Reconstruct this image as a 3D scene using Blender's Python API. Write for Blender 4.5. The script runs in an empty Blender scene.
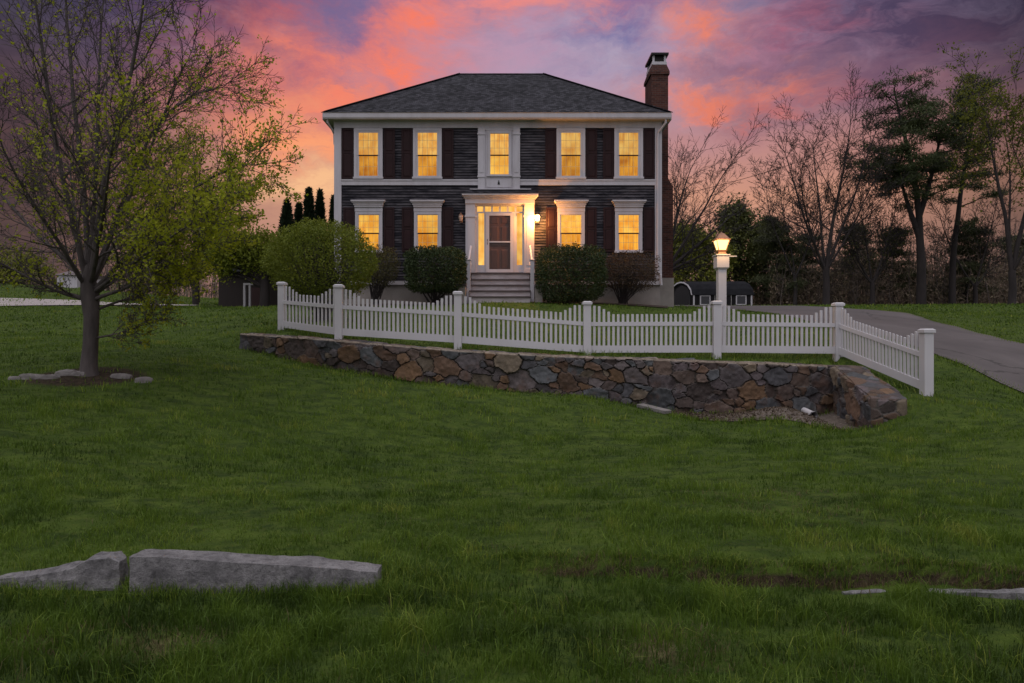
import bpy, math, random
import numpy as np
from mathutils import Vector, Matrix

R = math.radians
SC = bpy.context.scene
COL = SC.collection

# ------------------------------------------------------------------ camera
F = 683.0
cam_d = bpy.data.cameras.new('camera')
cam_d.sensor_width = 36.0
cam_d.lens = 24.01
cam_d.clip_end = 2000.0
cam_d.clip_start = 0.05
cam = bpy.data.objects.new('camera', cam_d)
COL.objects.link(cam)
cam.location = (0, 0, 1.6)
cam.rotation_euler = (R(90), 0, 0)
SC.camera = cam

# ------------------------------------------------------------------ exposure
SC.view_settings.view_transform = 'Standard'
SC.view_settings.look = 'None'
SC.view_settings.exposure = 0.0
SC.view_settings.gamma = 1.0
SC.view_settings.use_curve_mapping = False
SC.cycles.max_bounces = 6
SC.cycles.diffuse_bounces = 3
SC.cycles.transparent_max_bounces = 8
SC.cycles.use_denoising = True

# ------------------------------------------------------------------ node helper
class NT:
    def __init__(s, tree):
        s.t = tree; s.n = tree.nodes; s.l = tree.links
    def add(s, typ, **kw):
        n = s.n.new(typ)
        for k, v in kw.items(): setattr(n, k, v)
        return n
    def put(s, sock, v):
        if isinstance(v, bpy.types.NodeSocket): s.l.new(v, sock)
        elif isinstance(v, (tuple, list)) and sock.type == 'RGBA' and len(v) == 3: sock.default_value = (*v, 1)
        elif v is not None: sock.default_value = v
    def math(s, op, a, b=None, c=None, clamp=False):
        n = s.add('ShaderNodeMath', operation=op); n.use_clamp = clamp
        for i, v in enumerate((a, b, c)):
            if v is not None: s.put(n.inputs[i], v)
        return n.outputs[0]
    def vec(s, op, a, b=None):
        n = s.add('ShaderNodeVectorMath', operation=op)
        s.put(n.inputs[0], a)
        if b is not None:
            if op == 'SCALE': s.put(n.inputs['Scale'], b)
            else: s.put(n.inputs[1], b)
        return n.outputs['Value'] if op in ('DOT_PRODUCT', 'LENGTH') else n.outputs[0]
    def mix(s, fac, a, b, blend='MIX'):
        n = s.add('ShaderNodeMix', data_type='RGBA', blend_type=blend)
        s.put(n.inputs[0], fac); s.put(n.inputs[6], a); s.put(n.inputs[7], b)
        return n.outputs[2]
    def ramp(s, fac, stops, interp='LINEAR'):
        n = s.add('ShaderNodeValToRGB'); cr = n.color_ramp; cr.interpolation = interp
        while len(cr.elements) < len(stops): cr.elements.new(0.5)
        for e, (p, c) in zip(cr.elements, stops):
            e.position = p
            e.color = (*c, 1) if isinstance(c, (tuple, list)) else (c, c, c, 1)
        s.put(n.inputs[0], fac)
        return n.outputs[0]
    def noise(s, vec, scale, detail=4, rough=0.55, dist=0.0, out=0):
        n = s.add('ShaderNodeTexNoise')
        if vec is not None: s.put(n.inputs['Vector'], vec)
        n.inputs['Scale'].default_value = scale; n.inputs['Detail'].default_value = detail
        n.inputs['Roughness'].default_value = rough; n.inputs['Distortion'].default_value = dist
        return n.outputs[out]
    def map(s, v, a, b, c=0.0, d=1.0, smooth=False):
        n = s.add('ShaderNodeMapRange'); n.clamp = True
        if smooth: n.interpolation_type = 'SMOOTHSTEP'
        s.put(n.inputs[0], v)
        for i, x in enumerate((a, b, c, d)): n.inputs[i+1].default_value = x
        return n.outputs[0]
    def scalev(s, v, sc):
        n = s.add('ShaderNodeMapping'); s.put(n.inputs[0], v); n.inputs['Scale'].default_value = sc
        return n.outputs[0]

# ------------------------------------------------------------------ sky (a dusk sky by world direction)
SUN_EL, SUN_AZ = R(62), R(205)          # soft light from high behind the viewer, a little from the left
world = bpy.data.worlds.new('World'); SC.world = world
world.use_nodes = True
W = NT(world.node_tree); W.n.clear()
tc = W.add('ShaderNodeTexCoord')
D = W.vec('NORMALIZE', tc.outputs['Generated'])
wn = W.noise(W.scalev(D, (1.0, 1.0, 2.2)), 3.0, 6, 0.6, 0.4, out=1)
warp = W.vec('SCALE', W.vec('SUBTRACT', wn, (0.5, 0.5, 0.5)), 0.16)
D2 = W.vec('ADD', D, warp)
fn = W.noise(W.scalev(D, (1.0, 1.0, 2.0)), 13.0, 8, 0.66, 0.35, out=1)
D3 = W.vec('ADD', D2, W.vec('SCALE', W.vec('SUBTRACT', fn, (0.5, 0.5, 0.5)), 0.115))
sep = W.add('ShaderNodeSeparateXYZ'); W.put(sep.inputs[0], D)
sep2 = W.add('ShaderNodeSeparateXYZ'); W.put(sep2.inputs[0], D2)
z2 = W.math('ADD', W.math('MULTIPLY', sep.outputs[2], 0.7), W.math('MULTIPLY', sep2.outputs[2], 0.3))
base = W.ramp(z2, [(0.0, (.30, .155, .12)), (0.10, (.46, .23, .17)), (0.20, (.64, .30, .19)), (0.275, (.50, .23, .22)),
                   (0.36, (.33, .25, .37)), (0.44, (.16, .16, .31)), (0.60, (.22, .20, .33)), (1.0, (.45, .45, .60))])
def sdir(px, py):
    v = Vector(((px-512)/F, 1.0, (341.5-py)/F)); v.normalize(); return v
# cloud banks and clear patches: (direction, horizontal size, vertical size, colour, strength)
BLOBS = [
    (170, 10, .17, .10, (.070, .055, .15), .95),
    (60, 150, .22, .22, (.10, .05, .085), .60),
    (292, 25, .075, .075, (.46, .10, .13), .80),
    (355, 18, .065, .055, (.20, .14, .27), .75),
    (620, 60, .18, .075, (.46, .38, .50), .90),
    (500, 60, .13, .05, (.50, .30, .42), .80),
    (612, 20, .10, .048, (.085, .13, .34), 1.0),
    (358, 14, .055, .05, (.12, .12, .28), .9),
    (650, 62, .05, .03, (.34, .34, .52), .8),
    (425, 25, .040, .050, (.95, .19, .10), 1.0),
    (398, 52, .050, .030, (.95, .20, .11), .95),
    (487, 14, .10, .032, (.80, .24, .22), .90),
    (558, 18, .065, .020, (.85, .27, .22), .85),
    (320, 88, .14, .045, (.90, .21, .13), .90),
    (265, 110, .10, .06, (.72, .21, .15), .70),
    (300, 140, .13, .045, (.95, .33, .15), .95),
    (312, 188, .11, .035, (.92, .50, .25), .95),
    (704, 22, .070, .055, (.90, .25, .15), .90),
    (745, 70, .13, .022, (.30, .17, .25), .80),
    (738, 97, .12, .022, (.98, .25, .12), 1.0),
    (830, 100, .12, .014, (.62, .15, .13), .70),
    (790, 118, .10, .012, (.30, .15, .17), .60),
    (815, 22, .11, .035, (.48, .14, .20), .80),
    (960, 10, .22, .10, (.085, .055, .12), .90),
    (905, 62, .20, .035, (.22, .10, .16), .60),
]
skyc = base
for px, py, sx, sz, c, st in BLOBS:
    dd = sdir(px, py)
    v = W.vec('SUBTRACT', D3, tuple(dd))
    v = W.vec('MULTIPLY', v, (1/sx, 1/sx, 1/sz))
    g = W.math('EXPONENT', W.math('MULTIPLY', W.vec('DOT_PRODUCT', v, v), -1.0))
    br_ = W.map(W.noise(W.scalev(D2, (1.2, 1.2, 3.4)), 7.0+sx*9, 8, .66, .35), .34, .57, .30, 1.2)
    skyc = W.mix(W.math('MULTIPLY', W.math('MULTIPLY', g, br_), st, clamp=True), skyc, c)
# glow of the sunset sits behind the house: the sky fades away from that direction
gd = sdir(530, 190)
dt = W.vec('DOT_PRODUCT', D, tuple(gd))
fade = W.map(dt, 0.77, 0.955, 0.20, 1.0, smooth=True)
skyc = W.mix(1.0, skyc, fade, 'MULTIPLY')
# the half of the sky behind the viewer: even, pale evening cloud
backm = W.map(sep.outputs[1], 0.45, -0.25, 0.0, 1.0, smooth=True)
upm = W.map(sep.outputs[2], 0.50, 0.95, 0.0, 1.0, smooth=True)
bm = W.math('MAXIMUM', backm, upm)
backc = W.ramp(sep.outputs[2], [(0.0, (.40, .375, .42)), (.35, (.52, .50, .55)), (.7, (.78, .76, .82)), (1.0, (.98, .96, 1.02))])
skyc = W.mix(bm, skyc, backc)
ns = W.add('ShaderNodeTexSky', sky_type='NISHITA')
ns.sun_disc = False; ns.sun_elevation = SUN_EL; ns.sun_rotation = SUN_AZ
nsc = W.vec('SCALE', ns.outputs[0], 0.004)
tot = W.vec('ADD', skyc, nsc)
bg = W.add('ShaderNodeBackground'); W.put(bg.inputs[0], tot); bg.inputs[1].default_value = 1.0
wo = W.add('ShaderNodeOutputWorld'); W.l.new(bg.outputs[0], wo.inputs[0])
world.cycles.sampling_method = 'MANUAL'; world.cycles.sample_map_resolution = 512

sun_d = bpy.data.lights.new('sun', 'SUN'); sun_d.energy = 0.62; sun_d.angle = R(70)
sun_d.color = (1.0, .97, .97)
sun = bpy.data.objects.new('sun', sun_d); COL.objects.link(sun)
sv = Vector((math.sin(SUN_AZ)*math.cos(SUN_EL), math.cos(SUN_AZ)*math.cos(SUN_EL), math.sin(SUN_EL)))
sun.rotation_euler = (-sv).to_track_quat('-Z', 'Y').to_euler()
sun.location = (-8, -12, 14)

# ------------------------------------------------------------------ basics
def P(px, py, d):
    return ((px-512.0)/F*d, d, 1.6 + (341.5-py)/F*d)

ORG = {}
def tag(o, label=None, cat=None, group=None, kind=None):
    if label: o['label'] = label
    if cat: o['category'] = cat
    if group: o['group'] = group
    if kind: o['kind'] = kind
    return o
def empty(name, loc, label=None, cat=None, group=None):
    o = bpy.data.objects.new(name, None); COL.objects.link(o)
    o.location = loc; o.empty_display_size = 0.2
    ORG[o] = np.array(loc, float)
    return tag(o, label, cat, group)

def mk_mesh(name, V, faces, smooth=False, attr=None):
    """V: N x 3; faces: list of arrays (M x k)"""
    me = bpy.data.meshes.new(name)
    V = np.asarray(V, np.float32)
    me.vertices.add(len(V)); me.vertices.foreach_set('co', V.ravel())
    faces = [np.asarray(f, np.int32) for f in faces if len(f)]
    tot = sum(f.size for f in faces); npoly = sum(len(f) for f in faces)
    me.loops.add(tot); me.polygons.add(npoly)
    me.loops.foreach_set('vertex_index', np.concatenate([f.ravel() for f in faces]))
    sizes = np.concatenate([np.full(len(f), f.shape[1], np.int32) for f in faces])
    starts = np.concatenate([[0], np.cumsum(sizes)[:-1]]).astype(np.int32)
    me.polygons.foreach_set('loop_start', starts)
    me.polygons.foreach_set('use_smooth', np.full(npoly, bool(smooth)))
    me.update(calc_edges=True)
    me.validate()
    if attr:
        for k, a in attr.items():
            a = np.asarray(a, np.float32)
            if a.ndim == 1:
                at = me.attributes.new(k, 'FLOAT', 'POINT'); at.data.foreach_set('value', a)
            else:
                at = me.attributes.new(k, 'FLOAT_COLOR', 'POINT')
                at.data.foreach_set('color', np.c_[a, np.ones(len(a))].astype(np.float32).ravel())
    return me

def box_uv(me):
    uv = me.uv_layers.new(name='UVMap')
    co = np.zeros(len(me.vertices)*3, np.float32); me.vertices.foreach_get('co', co); co = co.reshape(-1, 3)
    for p in me.polygons:
        n = p.normal
        for li in p.loop_indices:
            c = co[me.loops[li].vertex_index]
            if abs(n.z) > 0.92: u, v = c[0], c[1]
            elif abs(n.x) > abs(n.y): u, v = c[1], c[2]
            else: u, v = c[0], c[2]
            uv.data[li].uv = (u, v)

def link_mesh(name, me, mat, parent=None, base=None, V=None):
    o = bpy.data.objects.new(name, me); COL.objects.link(o)
    if mat is not None: me.materials.append(mat)
    if parent is not None:
        o.parent = parent
    return o

class MB:
    def __init__(s):
        s.v = []; s.q = []; s.t = []; s.n = 0; s.at = []
    def raw(s, V, Q=None, T=None, a=None):
        V = np.asarray(V, float).reshape(-1, 3)
        if Q is not None and len(Q): s.q.append(np.asarray(Q, int).reshape(-1, 4) + s.n)
        if T is not None and len(T): s.t.append(np.asarray(T, int).reshape(-1, 3) + s.n)
        s.v.append(V); s.n += len(V)
        s.at.append(np.zeros(len(V)) if a is None else np.broadcast_to(np.asarray(a, float), (len(V),)))
        return s
    def box(s, x0, x1, y0, y1, z0, z1):
        V = [(x0,y0,z0),(x1,y0,z0),(x1,y1,z0),(x0,y1,z0),(x0,y0,z1),(x1,y0,z1),(x1,y1,z1),(x0,y1,z1)]
        return s.raw(V, [(0,3,2,1),(4,5,6,7),(0,1,5,4),(1,2,6,5),(2,3,7,6),(3,0,4,7)])
    def hexa(s, V8):
        return s.raw(V8, [(0,3,2,1),(4,5,6,7),(0,1,5,4),(1,2,6,5),(2,3,7,6),(3,0,4,7)])
    def taper(s, cx, cy, z0, z1, w0, w1, d0=None, d1=None):
        d0 = w0 if d0 is None else d0; d1 = w1 if d1 is None else d1
        return s.hexa([(cx-w0/2,cy-d0/2,z0),(cx+w0/2,cy-d0/2,z0),(cx+w0/2,cy+d0/2,z0),(cx-w0/2,cy+d0/2,z0),
                       (cx-w1/2,cy-d1/2,z1),(cx+w1/2,cy-d1/2,z1),(cx+w1/2,cy+d1/2,z1),(cx-w1/2,cy+d1/2,z1)])
    def beam(s, a, b, w, h, up=(0,0,1)):
        a = np.array(a, float); b = np.array(b, float); t = b-a; t /= np.linalg.norm(t)
        sd = np.cross(t, up); sd /= np.linalg.norm(sd); u = np.cross(sd, t)
        V = [a-sd*w/2-u*h/2, a+sd*w/2-u*h/2, b+sd*w/2-u*h/2, b-sd*w/2-u*h/2,
             a-sd*w/2+u*h/2, a+sd*w/2+u*h/2, b+sd*w/2+u*h/2, b-sd*w/2+u*h/2]
        return s.hexa(V)
    def tube(s, pts, rad, k=8, cap=True, a=None):
        pts = np.asarray(pts, float); n = len(pts)
        rad = np.broadcast_to(np.asarray(rad, float), (n,))
        t = np.gradient(pts, axis=0); t /= (np.linalg.norm(t, axis=1, keepdims=True) + 1e-9)
        ref = np.array([0, 0, 1.0]) if abs(t[:, 2]).mean() < 0.8 else np.array([0.97, 0.2, 0.1])
        n1 = np.cross(t, ref); n1 /= (np.linalg.norm(n1, axis=1, keepdims=True) + 1e-9)
        n2 = np.cross(t, n1)
        ang = np.arange(k)*2*np.pi/k
        V = pts[:, None] + rad[:, None, None]*(np.cos(ang)[None, :, None]*n1[:, None] + np.sin(ang)[None, :, None]*n2[:, None])
        i = np.arange(n-1)[:, None]*k; j = np.arange(k)[None]; j2 = (j+1) % k
        Q = np.stack([i+j, i+k+j, i+k+j2, i+j2], -1).reshape(-1, 4)
        T = []
        if cap and k > 2:
            for st, fl in ((0, 0), ((n-1)*k, 1)):
                for m in range(1, k-1):
                    T.append((st, st+m, st+m+1) if not fl else (st, st+m+1, st+m))
        return s.raw(V.reshape(-1, 3), Q, T, a)
    def lathe(s, cx, cy, prof, k=12):
        n = len(prof); ang = np.arange(k)*2*np.pi/k
        V = np.array([[(cx+r*math.cos(t), cy+r*math.sin(t), z) for t in ang] for r, z in prof]).reshape(-1, 3)
        i = np.arange(n-1)[:, None]*k; j = np.arange(k)[None]; j2 = (j+1) % k
        Q = np.stack([i+j, i+j2, i+k+j2, i+k+j], -1).reshape(-1, 4)
        return s.raw(V, Q)
    def prism(s, poly, axis, a0, a1):
        """poly: 2D outline; axis 'x': poly is (y,z) swept x a0..a1; 'y': (x,z)"""
        n = len(poly)
        mk = (lambda p, a: (a, p[0], p[1])) if axis == 'x' else ((lambda p, a: (p[0], a, p[1])) if axis == 'y' else (lambda p, a: (p[0], p[1], a)))
        V = [mk(p, a0) for p in poly] + [mk(p, a1) for p in poly]
        Q = [(i, (i+1) % n, n+(i+1) % n, n+i) for i in range(n)]
        T = [(0, i, i+1) for i in range(1, n-1)] + [(n, n+i+1, n+i) for i in range(1, n-1)]
        return s.raw(V, Q, T)
    def build(s, name, mat, parent=None, smooth=False, uv=False, attr=None, base=None, bevel=0, fix=True):
        V = np.concatenate(s.v)
        if parent is not None: org = ORG[parent]
        elif base is not None: org = np.array(base, float)
        else:
            lo = V.min(0); hi = V.max(0); org = np.array([(lo[0]+hi[0])/2, (lo[1]+hi[1])/2, lo[2]])
        fs = []
        if s.q: fs.append(np.concatenate(s.q))
        if s.t: fs.append(np.concatenate(s.t))
        at = dict(attr or {})
        A = np.concatenate(s.at)
        if A.any(): at['rnd'] = A
        me = mk_mesh(name, V-org, fs, smooth, at)
        if uv: box_uv(me)
        o = link_mesh(name, me, mat, parent)
        ORG[o] = org
        if parent is None: o.location = org
        if bevel:
            m = o.modifiers.new('bevel', 'BEVEL'); m.width = bevel; m.segments = 2; m.limit_method = 'ANGLE'
        return o

# ------------------------------------------------------------------ materials
def new_mat(name):
    m = bpy.data.materials.new(name); m.use_nodes = True
    t = NT(m.node_tree); t.n.clear()
    out = t.add('ShaderNodeOutputMaterial')
    return m, t, out
def mat_plain(name, c1, c2=None, rough=0.6, scale=4.0, stretch=(1, 1, 1), bump=0.0, bscale=None, detail=5, lo=.35, hi=.65, metallic=0.0, spec=0.5):
    m, t, out = new_mat(name)
    b = t.add('ShaderNodeBsdfPrincipled')
    g = t.add('ShaderNodeNewGeometry').outputs['Position']
    v = t.scalev(g, stretch)
    c2 = c2 or c1
    n = t.noise(v, scale, detail, 0.6)
    t.put(b.inputs['Base Color'], t.mix(t.map(n, lo, hi), c1, c2))
    b.inputs['Roughness'].default_value = rough; b.inputs['Metallic'].default_value = metallic
    b.inputs['Specular IOR Level'].default_value = spec
    if bump:
        bn = t.add('ShaderNodeBump'); bn.inputs['Strength'].default_value = bump; bn.inputs['Distance'].default_value = 0.02
        t.put(bn.inputs['Height'], t.noise(v, bscale or scale*4, 6, 0.65)); t.l.new(bn.outputs[0], b.inputs['Normal'])
    t.l.new(b.outputs[0], out.inputs[0])
    return m
def mat_leaf(name, cols, trans=0.35, nscale=1.2, rough=0.6):
    """cols: 3 colours; per-leaf random value + clump noise choose between them"""
    m, t, out = new_mat(name)
    g = t.add('ShaderNodeNewGeometry').outputs['Position']
    a = t.add('ShaderNodeAttribute', attribute_name='rnd').outputs['Fac']
    n = t.noise(g, nscale, 3, 0.6)
    f = t.math('ADD', t.math('MULTIPLY', a, 0.55), t.math('MULTIPLY', t.map(n, .3, .7), 0.45))
    c = t.ramp(f, [(0.0, cols[0]), (0.5, cols[1]), (1.0, cols[2])])
    b = t.add('ShaderNodeBsdfPrincipled'); t.put(b.inputs['Base Color'], c); b.inputs['Roughness'].default_value = rough
    b.inputs['Specular IOR Level'].default_value = 0.25
    tr = t.add('ShaderNodeBsdfTranslucent'); t.put(tr.inputs[0], c)
    mx = t.add('ShaderNodeMixShader'); mx.inputs[0].default_value = trans
    t.l.new(b.outputs[0], mx.inputs[1]); t.l.new(tr.outputs[0], mx.inputs[2]); t.l.new(mx.outputs[0], out.inputs[0])
    return m
def mat_emit(name, c, s):
    m, t, out = new_mat(name)
    e = t.add('ShaderNodeEmission'); e.inputs[0].default_value = (*c, 1); e.inputs[1].default_value = s
    t.l.new(e.outputs[0], out.inputs[0])
    return m

# ------------------------------------------------------------------ terrain
WALL_TOP = [(240,333.5,15.3),(300,337.5,14.1),(339,340.5,13.55),(380,344,13.3),(458,350.5,13.15),(530,354.5,13.1),(587,357,13.1),
            (650,359,13.1),(716,361.5,13.1),(775,363.5,13.1),(833,366,13.15)]
WALL_BOT = [(240,346),(300,361),(339,369),(380,376),(458,386),(530,393),(587,398),(650,408),(716,413),(775,414),(833,412)]
WX = np.array([P(*p)[0] for p in WALL_TOP]); WY = np.array([p[2] for p in WALL_TOP]); WZ = np.array([P(*p)[2] for p in WALL_TOP])
WB = np.array([1.6+(341.5-b[1])/F*t[2] for b, t in zip(WALL_BOT, WALL_TOP)])
WING0 = (WX[-1], WY[-1]); WING1 = (P(871,404,10.75)[0], 10.75)
WINGZ1 = P(868,398.5,10.75)[2]
SHARED = [(90,375,11.2),(0,398,9.5),(150,350,14),(40,340,16),(200,338,16.5),(245,330,17.5),(0,308.5,29),(120,307,30),(0,298,38),(60,301,36),(120,303,38),(0,284,48),(-150,284,46),(70,288,50),(140,296,50),(255,308,32),(-250,309,34),(-250,420,9),
          (929,396,11.3),(1024,395,12),(1024,346,17),(950,322,24),(1100,350,17),(1100,430,10),(1024,430,9.4),(960,425,10),
          (905,312.5,28),(860,309.5,36),(1000,305,45),(1100,304,50),(780,306,45),(690,306,52),(500,304,50),(300,306,42),
          (1300,330,24),(1300,420,10)]
def Pz(*a): return P(*a)
NEAR = []
for x in np.linspace(-9, 9, 10):
    NEAR += [(x, 1.0, 0.0), (x, 3.0, 0.0), (x, 4.3, 0.01), (x, 5.0, 0.06 + .012*max(0, -x))]
NEAR += [(-3, 7, .22), (0, 7, .10), (3, 7, .10), (6, 7, .16), (-6, 7.0, .5), (9, 7, .25), (-3, 10, .55), (0, 10, .25), (3, 10, .20), (5, 10.0, .22)]
FAR = []
for a in range(0, 360, 20):
    FAR.append((130*math.cos(R(a)), 20+130*math.sin(R(a)), 5.2 if math.sin(R(a)) > -.05 else 0))
    FAR.append((260*math.cos(R(a)), 20+260*math.sin(R(a)), 6.0 if math.sin(R(a)) > -.05 else 0))
FENCE_PX = [(282,329,15.7),(339,339,14.05),(458,349.5,13.8),(587,354.5,13.8),(716,359,13.75),(838,357,13.9)]
HIGH = [P(*p) for p in FENCE_PX] + [(x, y+.3, z-.04) for x, y, z in zip(WX, WY, WZ)]
HIGH += [P(335,305.5,26),P(420,305,26),P(500,304,26),P(661,305.5,26),P(500,303.5,23.6),P(420,306,23.6),P(610,306,23.6),P(680,309,24),P(700,309,30),
         P(360,322,19),P(500,325,19),P(640,327,19), P(770,313,26), P(800,330,18), (WING1[0]+.7, WING1[1]+.1, WINGZ1-.12)]
LOW = [(x, y-.05, z-.03) for x, y, z in zip(WX, WY, WB)] + [(x, y-1.2, z-.0) for x, y, z in list(zip(WX, WY, WB))[3:]]
LOW += [(WING1[0]-.1, WING1[1]-.1, .25), (WING1[0]+.4, WING1[1]-.4, .3), (WING1[0]-.2, WING1[1]+1.0, .24)]
SH = [P(*p) for p in SHARED] + NEAR + FAR
def fit(pts):
    p = np.array(pts, float); X = p[:, :2]
    K = -np.sqrt(((X[:, None]-X[None])**2).sum(-1) + 1.0)
    A = np.block([[K + 0.02*np.eye(len(X))*-1, np.ones((len(X), 1))], [np.ones((1, len(X))), np.zeros((1, 1))]])
    w = np.linalg.solve(A, np.r_[p[:, 2], 0])
    return lambda q: -np.sqrt(((q[..., None, :]-X)**2).sum(-1) + 1.0) @ w[:-1] + w[-1]
f_hi = fit(SH+HIGH); f_lo = fit(SH+LOW)
def sstep(a, b, v):
    t = np.clip((v-a)/(b-a), 0, 1); return t*t*(3-2*t)
def wall_y(x):
    left = WY[0] + (WX[0]-x)*1.0
    return np.where(x < WX[0], left, np.interp(x, WX, WY))
def wing_x(y): return np.interp(y, [WING1[1], WING0[1]], [WING1[0], WING0[0]])
def hi_mask(x, y):
    a = sstep(.08, .36, y-wall_y(x))*(x < WX[-1]+.3)
    b = sstep(.08, .42, x-wing_x(y))*sstep(WING1[1]-.35, WING1[1]+.30, y)
    b = np.where(x > WX[-1]+.3, sstep(.08, .42, x-wing_x(y))*sstep(WING1[1]-.35, WING1[1]+.30, y), b)
    return np.maximum(a, b)
rngT = np.random.default_rng(5)
def vnoise(x, y, s, seed=0):
    """value noise, numpy"""
    r = np.random.default_rng(seed+17); T = r.random((64, 64))
    u = x/s; v = y/s; i = np.floor(u).astype(int); j = np.floor(v).astype(int); fu = u-i; fv = v-j
    fu = fu*fu*(3-2*fu); fv = fv*fv*(3-2*fv)
    g = lambda a, b: T[a % 64, b % 64]
    return (g(i,j)*(1-fu)+g(i+1,j)*fu)*(1-fv)+(g(i,j+1)*(1-fu)+g(i+1,j+1)*fu)*fv
def ledge(x, y):
    """small eroded bank along the verge, strongest on the right"""
    yl = 4.36 + (.34-.085*np.clip(x, 0, 5))*sstep(-1.2, .0, x) + .035*(vnoise(x, x*0, .35, 3)-.5) + .05*(vnoise(x, x*0, 1.3, 4)-.5)
    k = sstep(-.7, .5, x)*.062 + .01
    s = sstep(-.015, .03, y-yl)*sstep(3.5, 0, y-yl)
    return k*s - .04*sstep(-.7, .5, x)*sstep(-.9, 0, y-yl)*(y < yl+.02), yl
def terrain(x, y):
    q = np.stack([x, y], -1)
    out = np.empty(x.shape)
    flat = q.reshape(-1, 2); hi = np.empty(len(flat)); lo = np.empty(len(flat))
    for s in range(0, len(flat), 20000):
        hi[s:s+20000] = f_hi(flat[s:s+20000]); lo[s:s+20000] = f_lo(flat[s:s+20000])
    hi = hi.reshape(x.shape); lo = lo.reshape(x.shape)
    m = hi_mask(x, y)
    z = lo*(1-m)+hi*m
    dist = np.sqrt(x*x+y*y)
    z += .055*(vnoise(x, y, .9, 1)-.5)*sstep(60, 20, dist) + .05*(vnoise(x, y, 2.7, 2)-.5)*sstep(80, 20, dist)*sstep(2, 5, y)
    z += .038*(vnoise(x, y*1.2, .36, 8)-.5)*sstep(15, 8, dist)
    return z + ledge(x, y)[0]
def axis(fine0, fine1, step, lo, hi, g=1.13):
    a = list(np.arange(fine0, fine1+1e-6, step))
    s = step
    while a[-1] < hi: s *= g; a.append(a[-1]+s)
    s = step
    while a[0] > lo: s *= g; a.insert(0, a[0]-s)
    return np.array(a)
GX = axis(-10, 11, .15, -320, 320)
GY = axis(2.2, 15.9, .13, -60, 330, 1.07)
GY = np.unique(np.round(np.r_[GY, np.arange(4.12, 4.86, .02)], 3))
mX, mY = np.meshgrid(GX, GY, indexing='ij')
GZ = terrain(mX, mY)
def H(x, y):
    x = np.asarray(x, float); y = np.asarray(y, float)
    i = np.clip(np.searchsorted(GX, x)-1, 0, len(GX)-2); j = np.clip(np.searchsorted(GY, y)-1, 0, len(GY)-2)
    u = (x-GX[i])/(GX[i+1]-GX[i]); v = (y-GY[j])/(GY[j+1]-GY[j])
    return (GZ[i,j]*(1-u)+GZ[i+1,j]*u)*(1-v)+(GZ[i,j+1]*(1-u)+GZ[i+1,j+1]*u)*v
def h1(x, y): return float(H(x, y))

# bare-soil mask: ledge, tree ring, dead spots
def soil_mask(x, y):
    _, yl = ledge(x, y)
    s = sstep(.026, .008, np.abs(y-yl-.0))*sstep(-.5, .8, x)
    for cx, cy, r, k in ((-1.85, 3.62, .34, .62), (-2.6, 3.72, .3, .5), (.78, 3.55, .32, .7), (2.4, 6.3, .5, .3)):
        s = np.maximum(s, k*np.exp(-((x-cx)**2+((y-cy)*1.6)**2)/r**2))
    tx, ty = -6.93, 11.2
    s = np.maximum(s, .75*sstep(1.15, .75, np.sqrt((x-tx)**2+((y-ty+.1)*1.2)**2)))
    return s
g_mat, t, out = new_mat('grass_ground')
pos = t.add('ShaderNodeNewGeometry').outputs['Position']
n1 = t.noise(t.scalev(pos, (1, 1, .2)), .55, 5, .6); n2 = t.noise(pos, 14, 5, .7); n3 = t.noise(t.scalev(pos, (1, 1.8, 1)), 3.2, 4, .6)
c = t.mix(t.map(n1, .3, .7), (.048, .080, .011), (.082, .122, .017))
c = t.mix(t.math('MULTIPLY', t.map(n3, .40, .65), .85), c, (.022, .042, .008))
c = t.mix(t.math('MULTIPLY', t.map(n2, .5, .75), .5), c, (.12, .14, .028))
sa = t.add('ShaderNodeAttribute', attribute_name='soil').outputs['Fac']
sm = t.map(t.math('ADD', sa, t.math('MULTIPLY', t.math('SUBTRACT', n2, .5), .5)), .35, .7)
c = t.mix(sm, c, t.mix(t.map(t.vec('DOT_PRODUCT', pos, (0, 1, 0)), 4.05, 4.15), t.mix(t.map(n2, .4, .6), (.075, .070, .028), (.17, .145, .07)), t.mix(t.map(n2, .4, .6), (.022, .015, .010), (.060, .044, .026))))
b = t.add('ShaderNodeBsdfPrincipled'); t.put(b.inputs['Base Color'], c); b.inputs['Roughness'].default_value = .9; b.inputs['Specular IOR Level'].default_value = .15
bn = t.add('ShaderNodeBump'); bn.inputs['Strength'].default_value = .9; bn.inputs['Distance'].default_value = .06
t.put(bn.inputs['Height'], t.math('ADD', t.noise(pos, 9, 6, .7), n3)); t.l.new(bn.outputs[0], b.inputs['Normal'])
t.l.new(b.outputs[0], out.inputs[0])
nx, ny = len(GX), len(GY)
ii, jj = np.meshgrid(np.arange(nx-1), np.arange(ny-1), indexing='ij'); k0 = (ii*ny+jj).ravel()
me = mk_mesh('ground', np.stack([mX, mY, GZ], -1).reshape(-1, 3), [np.stack([k0, k0+ny, k0+ny+1, k0+1], -1)], True,
             {'soil': soil_mask(mX, mY).ravel()})
tag(link_mesh('ground', me, g_mat), kind='structure')

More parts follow.
